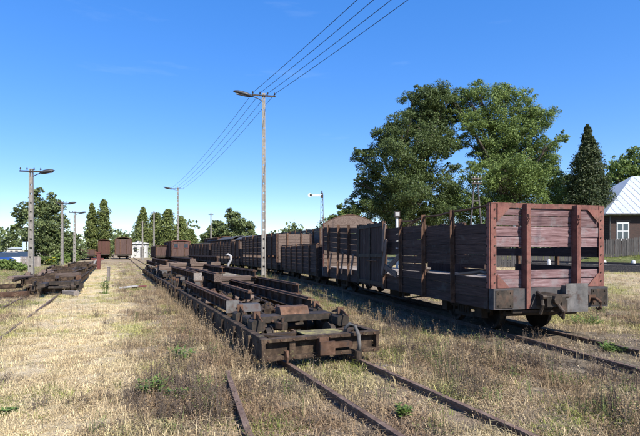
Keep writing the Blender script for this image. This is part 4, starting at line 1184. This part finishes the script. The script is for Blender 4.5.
t_right = [LB(490, 100, 20, D, 0), LB(468, 97, 13, D, 0), LB(515, 105, 20, D, 1), LB(537, 122, 18, D, 0), LB(548, 147, 15, D, -1), LB(525, 140, 24, D, 2), LB(495, 135, 26, D, 1), LB(470, 125, 16, D, -1), LB(510, 170, 24, D, -2), LB(540, 178, 20, D, 0), LB(485, 178, 20, D, -2), LB(552, 195, 17, D, 0), LB(520, 203, 24, D, -1), LB(468, 200, 20, D, -1), LB(490, 215, 22, D, 0), LB(445, 205, 14, D, 2), LB(480, 155, 12, D, 3), LB(540, 220, 20, D, 0)]
tree('broadleaf_tree', 'lighter green big broadleaf tree, right one of the pair behind the maroon wagon', (18.6, 47), t_right + [LB(452, 100, 9, D, 0), LB(505, 190, 22, D, 2), LB(560, 210, 14, D, 1), LB(460, 215, 18, D, 2), LB(500, 155, 18, D, 3), LB(538, 160, 16, D, 2), LB(553, 168, 12, D, 0), LB(556, 186, 12, D, 1), LB(457, 112, 13, D, 1), LB(466, 142, 11, D, 1), LB(478, 92, 12, D, 0), LB(505, 92, 12, D, 0), LB(530, 112, 14, D, 0), LB(470, 175, 13, D, 0), LB(530, 185, 20, D, -2), LB(455, 190, 13, D, 1), LB(560, 140, 8, D, 0), LB(500, 122, 20, D, 0), LB(518, 132, 18, D, -1), LB(490, 152, 17, D, 0), LB(522, 172, 18, D, 0), LB(458, 98, 11, D, 1), LB(476, 118, 14, D, 0), LB(545, 165, 14, D, 1)], 270000, .12, 'leaf_mid', .55, 'big trees behind the wagon')
D = 62
tree('broadleaf_tree', 'olive green tree behind the spruce above the house roof', (40.6, 62), [LB(618, 165, 13, D), LB(635, 160, 15, D, 2), LB(628, 182, 18, D, 1), LB(606, 185, 11, D), LB(650, 175, 18, D, 1), LB(610, 200, 14, D, 1), LB(625, 205, 18, D)], 26000, .26, 'leaf_mid', .4)
tree('broadleaf_tree', 'green tree filling the gap between the big trees and the spruce', (29.5, 58), [LB(565, 185, 13, 58), LB(560, 208, 16, 58), LB(572, 212, 14, 58, 1), LB(575, 195, 8, 58)], 15000, .25, 'leaf_dark', .35)
tree('broadleaf_tree', 'small bright green tree just left of the big dark tree', (1.6, 30 * 2), [LB(345, 210, 8, 60), LB(352, 216, 9, 60), LB(338, 217, 7, 60), LB(333, 222, 6, 60), LB(345, 225, 10, 60)], 7000, .24, 'leaf_light', .2)
D = 70
tree('broadleaf_tree', 'big loose-crowned tree behind the left row of lamp poles', (-41.5, 70), [LB(36, 208, 12, D), LB(52, 210, 12, D), LB(25, 218, 10, D, 1), LB(60, 225, 12, D), LB(42, 228, 15, D, -1), LB(68, 240, 12, D), LB(50, 245, 14, D), LB(30, 238, 11, D), LB(18, 212, 5, D), LB(53, 196, 5, D), LB(38, 193, 5, D), LB(75, 250, 10, D), LB(33, 252, 9, D), LB(16, 228, 5, D)], 32000, .28, 'leaf_far', .4)
D = 92
tree('broadleaf_tree', 'round green tree on the horizon left of the tall lamp pole', (-17, 92), [LB(238, 222, 10, D), LB(232, 215, 7, D), LB(245, 228, 9, D), LB(228, 230, 9, D), LB(240, 238, 10, D), LB(251, 235, 7, D)], 11000, .35, 'leaf_far', .3)
tree('broadleaf_tree', 'greyish slim tree on the horizon right of the far conifers', (-22, 95), [LB(217, 225, 6, 95), LB(213, 232, 8, 95), LB(221, 234, 8, 95), LB(207, 238, 7, 95)], 8000, .35, 'leaf_far', .25)

def conifer(name, label, xp, ytop, D, wpx, m, n=16000, size=.3, group=None, power=.8, droop=.35):
    t = px(xp, ytop, D); z0 = gzf(t.x, t.y); H = t.z - z0; Rm = wpx / FPX * D / 2
    g = thing(name, label, 'tree', (t.x, t.y, z0), 0, group)
    b = MB(); b.tube([(0, 0, -.2), (0, 0, H * .5), (0, 0, H * .97)], [Rm * .13 + .08, Rm * .08 + .05, .02], 8)
    P = []; O = []
    nb = int(240 * max(1, Rm / 2.2)); k = n // nb
    for i in range(nb):
        f = (i + random.random()) / nb; z = H * (.04 + .95 * f)
        r = Rm * ((1 - f) ** power) * random.uniform(.6, 1.15) * (1 + .16 * math.sin(7 * f + xp) + .1 * math.sin(17 * f + xp * 2)) + .12
        a = random.random() * 6.283
        d = np.array((math.cos(a), math.sin(a), 0))
        tt = RNG.uniform(.04, 1, k) ** .75
        p = d[None] * (r * tt)[:, None]; p[:, 2] = z - droop * r * tt ** 1.5 + RNG.normal(0, .10 * r + .05, k)
        side = np.array((-d[1], d[0], 0)); p += side[None] * (RNG.normal(0, .26, k) * r * tt)[:, None]
        P.append(p); O.append(np.repeat(d[None], k, 0) * .8)
        if i % 3 == 0: b.tube([(0, 0, z), (d[0] * r * .7, d[1] * r * .7, z - droop * r * .5)], [.05, .015], 5)
    b.build('trunk', 'bark', g)
    link('crown', leaf_mesh('crown', np.concatenate(P), size, m, .4, outward=np.concatenate(O)), g)
    return g
conifer('spruce_tree', 'dark pointed spruce standing alone between the big trees and the house', 588, 124, 44, 58, 'leaf_conifer', 90000, .19, power=.72)
for (xp, yt, wp, lab) in ((92, 203, 15, 'left slim pointed tree of the far pair at the end of the left track'), (104, 199, 17, 'right and taller pointed tree of the far pair at the end of the left track')):
    conifer('thuja_tree', lab, xp, yt, 84, wp, 'leaf_thuja', 15000, .30, 'slim pointed far trees', power=.50 if xp < 100 else .4, droop=.1)
for (xp, yt, wp, D, lab) in ((143, 207, 27, 90, 'leftmost conifer of the far group behind the white shed'), (156, 213, 26, 93, 'second conifer from the left in the far group'), (168, 209, 24, 90, 'third conifer from the left in the far group'), (181, 216, 23, 92, 'rightmost conifer of the far group behind the grey lamp pole'), (190, 229, 18, 88, 'low conifer at the right foot of the far group')):
    conifer('thuja_tree', lab, xp, yt, D, wp, 'leaf_thuja', 11000, .34, 'far conifer group', power=.3 + .09 * (int(xp) % 4), droop=.15)

# shrubs on the left bank
for i, (xp, yc, r, D, m, lab) in enumerate(((8, 276, 9, 40, 'leaf_mid', 'low green bush at the left edge below the parked cars'), (22, 274, 8, 38, 'leaf_mid', 'low green bush between the left edge and the nearest left lamp pole'), (45, 262, 8, 52, 'leaf_light', 'light green bush right of the nearest left lamp pole'),
        (58, 262, 8, 58, 'leaf_mid', 'green bush beside the second left lamp pole'), (72, 258, 7, 62, 'leaf_mid', 'green bush at the foot of the big left tree'), (52, 256, 5, 55, 'leaf_yellow', 'yellow flowering bush beside the second left lamp pole'))):
    p = px(xp, yc, D); z0 = gzf(p.x, p.y); r_ = r / FPX * D
    lobes = [(p.x + random.uniform(-1, 1) * r_ * .8, p.y + random.uniform(-1, 1) * r_ * .5, z0 + r_ * random.uniform(.3, .9), r_ * random.uniform(.4, .7)) for _ in range(6)]
    tree('shrub', lab, (p.x, p.y), lobes, 5000, .14, m, .05, 'bushes on the left bank', 'bush', limbs=True)

# far woodland along the horizon: reads as one mass
lob = []
for i in range(240):
    x = random.uniform(-40, 700); D = random.uniform(120, 200)
    h = random.uniform(4, 11) * (1.25 if x > 330 else 1)
    X = (x - 320) / FPX * D
    for k in range(3): lob.append((X + random.uniform(-3, 3), D + random.uniform(-3, 3), .6 + h * random.uniform(.2, .75), h * random.uniform(.2, .36)))
P, O = crown_points(lob, 60000)
o = link('far_woodland', leaf_mesh('far_woodland', P, .75, 'leaf_far', .8, outward=O), None, kind='stuff'); o['label'] = 'distant green belt of woodland along the horizon'; o['category'] = 'woodland'

# ------------------------------------------------------------------ grass and weeds
def grass_mat(name, trans=.25):
    m = bpy.data.materials.new(name); m.use_nodes = True
    n = m.node_tree.nodes; l = m.node_tree.links
    b = n['Principled BSDF']; b.inputs['Roughness'].default_value = .8; b.inputs['Specular IOR Level'].default_value = .15
    at = n.new('ShaderNodeAttribute'); at.attribute_type = 'INSTANCER'; at.attribute_name = 'col'
    g = n.new('ShaderNodeNewGeometry')
    h = n.new('ShaderNodeHueSaturation'); mr = n.new('ShaderNodeMapRange'); mr.inputs['To Min'].default_value = .6; mr.inputs['To Max'].default_value = 1.35
    l.new(g.outputs['Random Per Island'], mr.inputs['Value']); l.new(mr.outputs[0], h.inputs['Value']); l.new(at.outputs['Color'], h.inputs['Color'])
    l.new(h.outputs[0], b.inputs['Base Color'])
    tr = n.new('ShaderNodeBsdfTranslucent'); l.new(h.outputs[0], tr.inputs['Color'])
    ms = n.new('ShaderNodeMixShader'); ms.inputs[0].default_value = trans
    l.new(b.outputs[0], ms.inputs[1]); l.new(tr.outputs[0], ms.inputs[2]); l.new(ms.outputs[0], n['Material Output'].inputs['Surface'])
    return m
GM = grass_mat('grass_blade')

def tuft(n, h, spread, lean, w, kind='grass'):
    v = []; f = []
    for i in range(n):
        a = random.random() * 6.283; r = spread * math.sqrt(random.random()); x, y = r * math.cos(a), r * math.sin(a)
        L = h * random.uniform(.45, 1.1); la = random.random() * 6.283; le = lean * random.uniform(.2, 1.2)
        dx, dy = math.cos(la), math.sin(la); px_, py_ = -dy * w / 2, dx * w / 2
        k = len(v)
        m1 = (x + dx * le * L * .35, y + dy * le * L * .35, L * .6); tp = (x + dx * le * L, y + dy * le * L, L * max(.15, (1 - .35 * le)))
        v += [(x - px_, y - py_, 0), (x + px_, y + py_, 0), (m1[0] + px_ * .8, m1[1] + py_ * .8, m1[2]), (m1[0] - px_ * .8, m1[1] - py_ * .8, m1[2]), tp]
        f += [(k, k + 1, k + 2, k + 3), (k + 3, k + 2, k + 4)]
        if kind == 'weed':
            for q in range(9):       # seed heads and dead leaves up the stalk
                t = random.uniform(.35, 1); c = Vector((x, y, 0)).lerp(Vector(tp), t); c.z = L * t * max(.15, 1 - .35 * le)
                s = random.uniform(.004, .011); dr = Vector((random.uniform(-1, 1), random.uniform(-1, 1), random.uniform(-.3, .8))).normalized(); sd = dr.cross(Vector((random.random(), random.random(), random.random()))).normalized() * s * .5
                k = len(v); e = c + dr * s * 2.2; md = c + dr * s
                v += [tuple(c), tuple(md + sd), tuple(e), tuple(md - sd)]; f += [(k, k + 1, k + 2, k + 3)]
    mb = MB(); mb.v = v; mb.f = f
    return mb.mesh('tuft_' + kind, GM)

def protos(ms): return [bpy.data.objects.new('tuft', me) for me in ms]
def scatter(name, label, cat, P, scl, col, protos_):
    n = len(P)
    me = bpy.data.meshes.new(name); me.vertices.add(n); me.vertices.foreach_set('co', P.astype(np.float32).ravel())
    a = me.attributes.new('rot', 'FLOAT_VECTOR', 'POINT'); rot = np.stack([RNG.normal(0, .08, n), RNG.normal(0, .08, n), RNG.uniform(0, 6.283, n)], -1); a.data.foreach_set('vector', rot.astype(np.float32).ravel())
    a = me.attributes.new('scl', 'FLOAT', 'POINT'); a.data.foreach_set('value', scl.astype(np.float32))
    a = me.attributes.new('vid', 'INT', 'POINT'); a.data.foreach_set('value', RNG.integers(0, len(protos_), n).astype(np.int32))
    a = me.attributes.new('col', 'FLOAT_COLOR', 'POINT'); a.data.foreach_set('color', np.concatenate([col, np.ones((n, 1))], 1).astype(np.float32).ravel())
    o = link(name, me, None, kind='stuff'); o['label'] = label; o['category'] = cat
    ng = bpy.data.node_groups.new(name, 'GeometryNodeTree')
    ng.interface.new_socket('Geometry', in_out='INPUT', socket_type='NodeSocketGeometry'); ng.interface.new_socket('Geometry', in_out='OUTPUT', socket_type='NodeSocketGeometry')
    N = ng.nodes; L = ng.links
    gi = N.new('NodeGroupInput'); go = N.new('NodeGroupOutput'); ip = N.new('GeometryNodeInstanceOnPoints'); jg = N.new('GeometryNodeJoinGeometry')
    for p in reversed(protos_):
        oi = N.new('GeometryNodeObjectInfo'); oi.inputs['Object'].default_value = p; oi.inputs['As Instance'].default_value = True
        L.new(oi.outputs['Geometry'], jg.inputs[0])
    def na(nm, ty):
        q = N.new('GeometryNodeInputNamedAttribute'); q.data_type = ty; q.inputs['Name'].default_value = nm; return [s for s in q.outputs if s.name == 'Attribute' and s.enabled][0]
    L.new(gi.outputs[0], ip.inputs['Points']); L.new(jg.outputs[0], ip.inputs['Instance']); ip.inputs['Pick Instance'].default_value = True
    L.new(na('vid', 'INT'), ip.inputs['Instance Index']); L.new(na('rot', 'FLOAT_VECTOR'), ip.inputs['Rotation']); L.new(na('scl', 'FLOAT'), ip.inputs['Scale'])
    L.new(ip.outputs[0], go.inputs[0])
    md = o.modifiers.new('scatter', 'NODES'); md.node_group = ng
    return o

def field(n, D0, D1, power=1.6, lim=1.25):
    """random ground points in the view fan, denser near"""
    t = RNG.random(n); D = D0 * (D1 / D0) ** (t ** (1 / power) if power > 1 else t)
    X = RNG.uniform(-1, 1, n) * D * .70 * lim
    return X, D

def keep_mask(x, y):
    vr = (x - 4.08) * .97 + (y - 8.24) * .242; sr = (x - 4.08) * -.242 + (y - 8.24) * .97
    m = ~((np.abs(vr) < .95) & (sr > .2) & (sr < 12))
    m &= ~((np.abs(vr - 19.9) < 1.6) & (x > 8))
    m &= ~(on_rail(x, y) & (RNG.random(len(x)) < .85))
    return m

def on_rail(x, y):
    v1 = (x - T1C[0]) * T1N[0] + (y - T1C[1]) * T1N[1]; vr = (x - 4.08) * .97 + (y - 8.24) * .242
    s1 = (x - T1C[0]) * T1D[0] + (y - T1C[1]) * T1D[1]; sr = (x - 4.08) * -.242 + (y - 8.24) * .97
    return ((np.abs(np.abs(v1) - .5) < .13) & (s1 < 1)) | ((np.abs(np.abs(vr) - .5) < .15) & (sr < 2)) | ((np.abs(x + .3 * y - .56) < .10) & (y < 5.9))
def lanes(x, y):
    v1 = (x - T1C[0]) * T1N[0] + (y - T1C[1]) * T1N[1]; s1 = (x - T1C[0]) * T1D[0] + (y - T1C[1]) * T1D[1]
    vr = (x - 4.08) * .97 + (y - 8.24) * .242
    return v1, s1, vr

def nfield(x, y, s):
    return np.array([mnoise.fractal(Vector((a * s, b * s, 3.3)), 1.0, 2.0, 4) for a, b in zip(x, y)])

grassP = protos([tuft(30, .085, .14, 1.6, .0045), tuft(34, .07, .17, 2.1, .005), tuft(24, .13, .12, 1.2, .0045), tuft(40, .05, .20, 2.4, .006), tuft(36, .06, .18, 2.2, .005)])
weedP = protos([tuft(6, .38, .08, .35, .005, 'weed'), tuft(9, .30, .11, .5, .005, 'weed'), tuft(5, .46, .07, .3, .006, 'weed'), tuft(12, .22, .13, .7, .005, 'weed'), tuft(26, .15, .16, .9, .0045, 'weed'), tuft(24, .19, .14, .8, .0045, 'weed')])

# short dry grass
X, Y = field(60000, 2.6, 60)
k = keep_mask(X, Y); X = X[k]; Y = Y[k]
v1, s1, vr = lanes(X, Y); st, gr, so = cover(X, Y)
nf = nfield(X, Y, .8)
nb_ = nfield(X + 17, Y + 55, 1.6)
dens = np.clip(.50 + .55 * nf + .9 * np.minimum(nb_, .25) + .45 * st - .5 * so * (np.abs(vr) < 1.6), .04, 1)
k = RNG.random(len(X)) < dens; X, Y, st, gr, so, nf, vr = [q[k] for q in (X, Y, st, gr, so, nf, vr)]
n = len(X)
straw = np.array((.70, .57, .335)); brown = np.array((.33, .24, .145)); green = np.array((.19, .21, .055)); grey = np.array((.44, .355, .215))
m1 = np.clip(.5 + .8 * nf + RNG.normal(0, .25, n), 0, 1)[:, None]
col = brown * (1 - m1) + grey * m1
q = np.clip(st + RNG.normal(0, .2, n), 0, 1)[:, None]; col = col * (1 - q) + straw * q
nh = nfield(X + 90, Y + 7, .7)
v1g = (X - T1C[0]) * T1N[0] + (Y - T1C[1]) * T1N[1]
q = (np.clip(nh * 2.6 - .15, 0, .85) * np.where((np.abs(v1g) < .7) & (Y < 7), .3, 1))[:, None]; col = col * (1 - q) + np.array((.37, .36, .12)) * q          # yellow-green patches
q = np.clip(-nh * 2.2 - .25, 0, .8)[:, None] * (1 - st[:, None] * .8); col = col * (1 - q) + np.array((.24, .155, .095)) * q     # reddish dead patches
q = (RNG.random(n) < gr * .85 + .03)[:, None]; col = np.where(q, green * RNG.uniform(.7, 1.4, (n, 1)), col)
col = col * RNG.uniform(.75, 1.2, (n, 1))
scatter('dry_grass', 'short bleached dry grass covering the yard', 'grass', np.stack([X, Y, gz(X, Y) - .01], -1), RNG.uniform(.5, 1.5, n) * (1 - .3 * np.clip(st, 0, 1)) * (1 + .012 * Y), col, grassP)

# brown dead weeds, denser between the left straw strip and the tracks, round the frames and before the wagon
X, Y = field(30000, 2.8, 50)
k = keep_mask(X, Y); X = X[k]; Y = Y[k]; v1, s1, vr = lanes(X, Y); nf = nfield(X + 31, Y, .9); st, gr, so = cover(X, Y)
dens = .14 + .5 * np.exp(-((v1 + 1.9) / .7) ** 2) + .3 * ss(-4.6, -5.4, v1) * ss(-9, -8, v1) + .45 * ss(.4, 1.2, v1) * ss(-1.2, -2.2, vr) + .55 * np.exp(-((vr + 2.3) / .9) ** 2) + .3 * ss(1.5, 3, vr) * ss(9, 6, vr)
dens = dens * np.clip(.6 + 1.1 * nf, .05, 1.4) * (1 - .8 * np.clip(st, 0, 1))
dens = np.where((np.abs(v1) < .82) & (s1 > 0) & (s1 < 30), dens * .25, dens)
dens = np.where((np.abs(v1) < .9) & (s1 < 0), dens * .7, dens)
k = RNG.random(len(X)) < dens; X, Y, st, gr, nf, v1 = [q[k] for q in (X, Y, st, gr, nf, v1)]
n = len(X)
c1 = np.array((.21, .145, .085)); c2 = np.array((.40, .30, .175)); c3 = np.array((.12, .092, .07)); mm = RNG.random((n, 1)); col = c1 * (1 - mm) + c2 * mm; col = np.where((RNG.random(n) < np.clip(.3 + 1.2 * nf, .1, .8))[:, None], c3, col)
col = np.where(RNG.random((n, 1)) < .08 + .3 * gr[:, None], np.array((.14, .17, .06)), col)
scatter('dead_weeds', 'brown dead weed stalks standing between the tracks', 'weeds', np.stack([X, Y, gz(X, Y) - .01], -1), RNG.uniform(.55, 1.2, n), col, weedP)

# flattened litter: dead stems and leaves lying on the soil
litP = protos([tuft(16, .03, .16, 3.5, .005), tuft(14, .035, .14, 4.5, .004), tuft(20, .025, .18, 3.0, .009)])
X, Y = field(12000, 2.6, 30); k = keep_mask(X, Y); X = X[k]; Y = Y[k]; n = len(X); mm = RNG.random((n, 1))
col = np.array((.16, .11, .08)) * (1 - mm) + np.array((.50, .40, .28)) * mm
scatter('ground_litter', 'flattened dead stems and leaf litter on the bare soil', 'litter', np.stack([X, Y, gz(X, Y) - .004], -1), RNG.uniform(.5, 1.2, n), col, litP)
# tall weeds right against the transporter frame
n = 420
s = RNG.uniform(-.2, 14, n); v = np.where(RNG.random(n) < .7, RNG.normal(-1.08, .12, n), RNG.normal(1.0, .35, n)); v = np.where(np.abs(v) < .8, v, v)
XY = np.array([t1(a, b) for a, b in zip(s, v)]); mm = RNG.random((n, 1)); col = np.array((.20, .14, .09)) * (1 - mm) + np.array((.37, .28, .17)) * mm
scatter('tall_weeds', 'tall dry weeds growing along the sills of the transporter frames', 'weeds', np.stack([XY[:, 0], XY[:, 1], gz(XY[:, 0], XY[:, 1]) - .01], -1), RNG.uniform(.6, 1.35, n), col, weedP)

# green leafy weeds one can pick out
def leafy(label, X, Y, r, h, n=26):
    z0 = gzf(X, Y); g = thing('green_weed', label, 'weed', (X, Y, z0 - .01), 0, 'green weeds in the dry grass')
    st = MB(); lv = MB()
    for i in range(n):
        a = random.random() * 6.283; d = r * math.sqrt(random.random()); x, y = d * math.cos(a), d * math.sin(a); hh = h * random.uniform(.5, 1)
        tp = Vector((x * 1.2, y * 1.2, hh)); st.tube([(x * .5, y * .5, 0), tp], [.005, .003], 4)
        for k in range(7):
            la = random.random() * 6.283; L = random.uniform(.05, .1) * (.7 + h); c = Vector((x * .5, y * .5, 0)).lerp(tp, random.uniform(.4, 1))
            dv = Vector((math.cos(la), math.sin(la), random.uniform(-.1, .6))).normalized(); sd = dv.cross(Vector((0, 0, 1))).normalized() * L * .24
            lv.add([c, c + dv * L * .5 + sd, c + dv * L, c + dv * L * .5 - sd], [(0, 1, 2, 3)])
    st.build('stems', 'leaf_weed', g); lv.build('leaves', 'leaf_weed', g)
for (xp, yp, rpx, hpx, lab) in ((150, 398, 13, 18, 'bright green leafy weed in the left foreground grass'), (176, 400, 9, 10, 'smaller yellow-green weed right of the bright leafy weed'), (404, 420, 6, 14, 'green weed between the foreground rails'), (612, 352, 12, 8, 'green weed growing on the right-hand rails'), (585, 325, 16, 8, 'low green weed patch right of the maroon wagon'), (106, 294, 5, 16, 'green tuft beside the short weathered post'), (8, 415, 7, 6, 'low green weed at the lower left corner'), (428, 296, 9, 7, 'green weed in the shade beside the maroon wagon'), (180, 360, 12, 16, 'yellow-green weed clump left of the transporter frame'), (290, 352, 7, 10, 'green weed under the front beam of the transporter frame')):
    D = FPX * CAMH / (yp - HOR); X = (xp - 320) / FPX * D; sc = D / FPX
    leafy(lab, X, D, rpx * sc, hpx * sc * 1.1, 22)
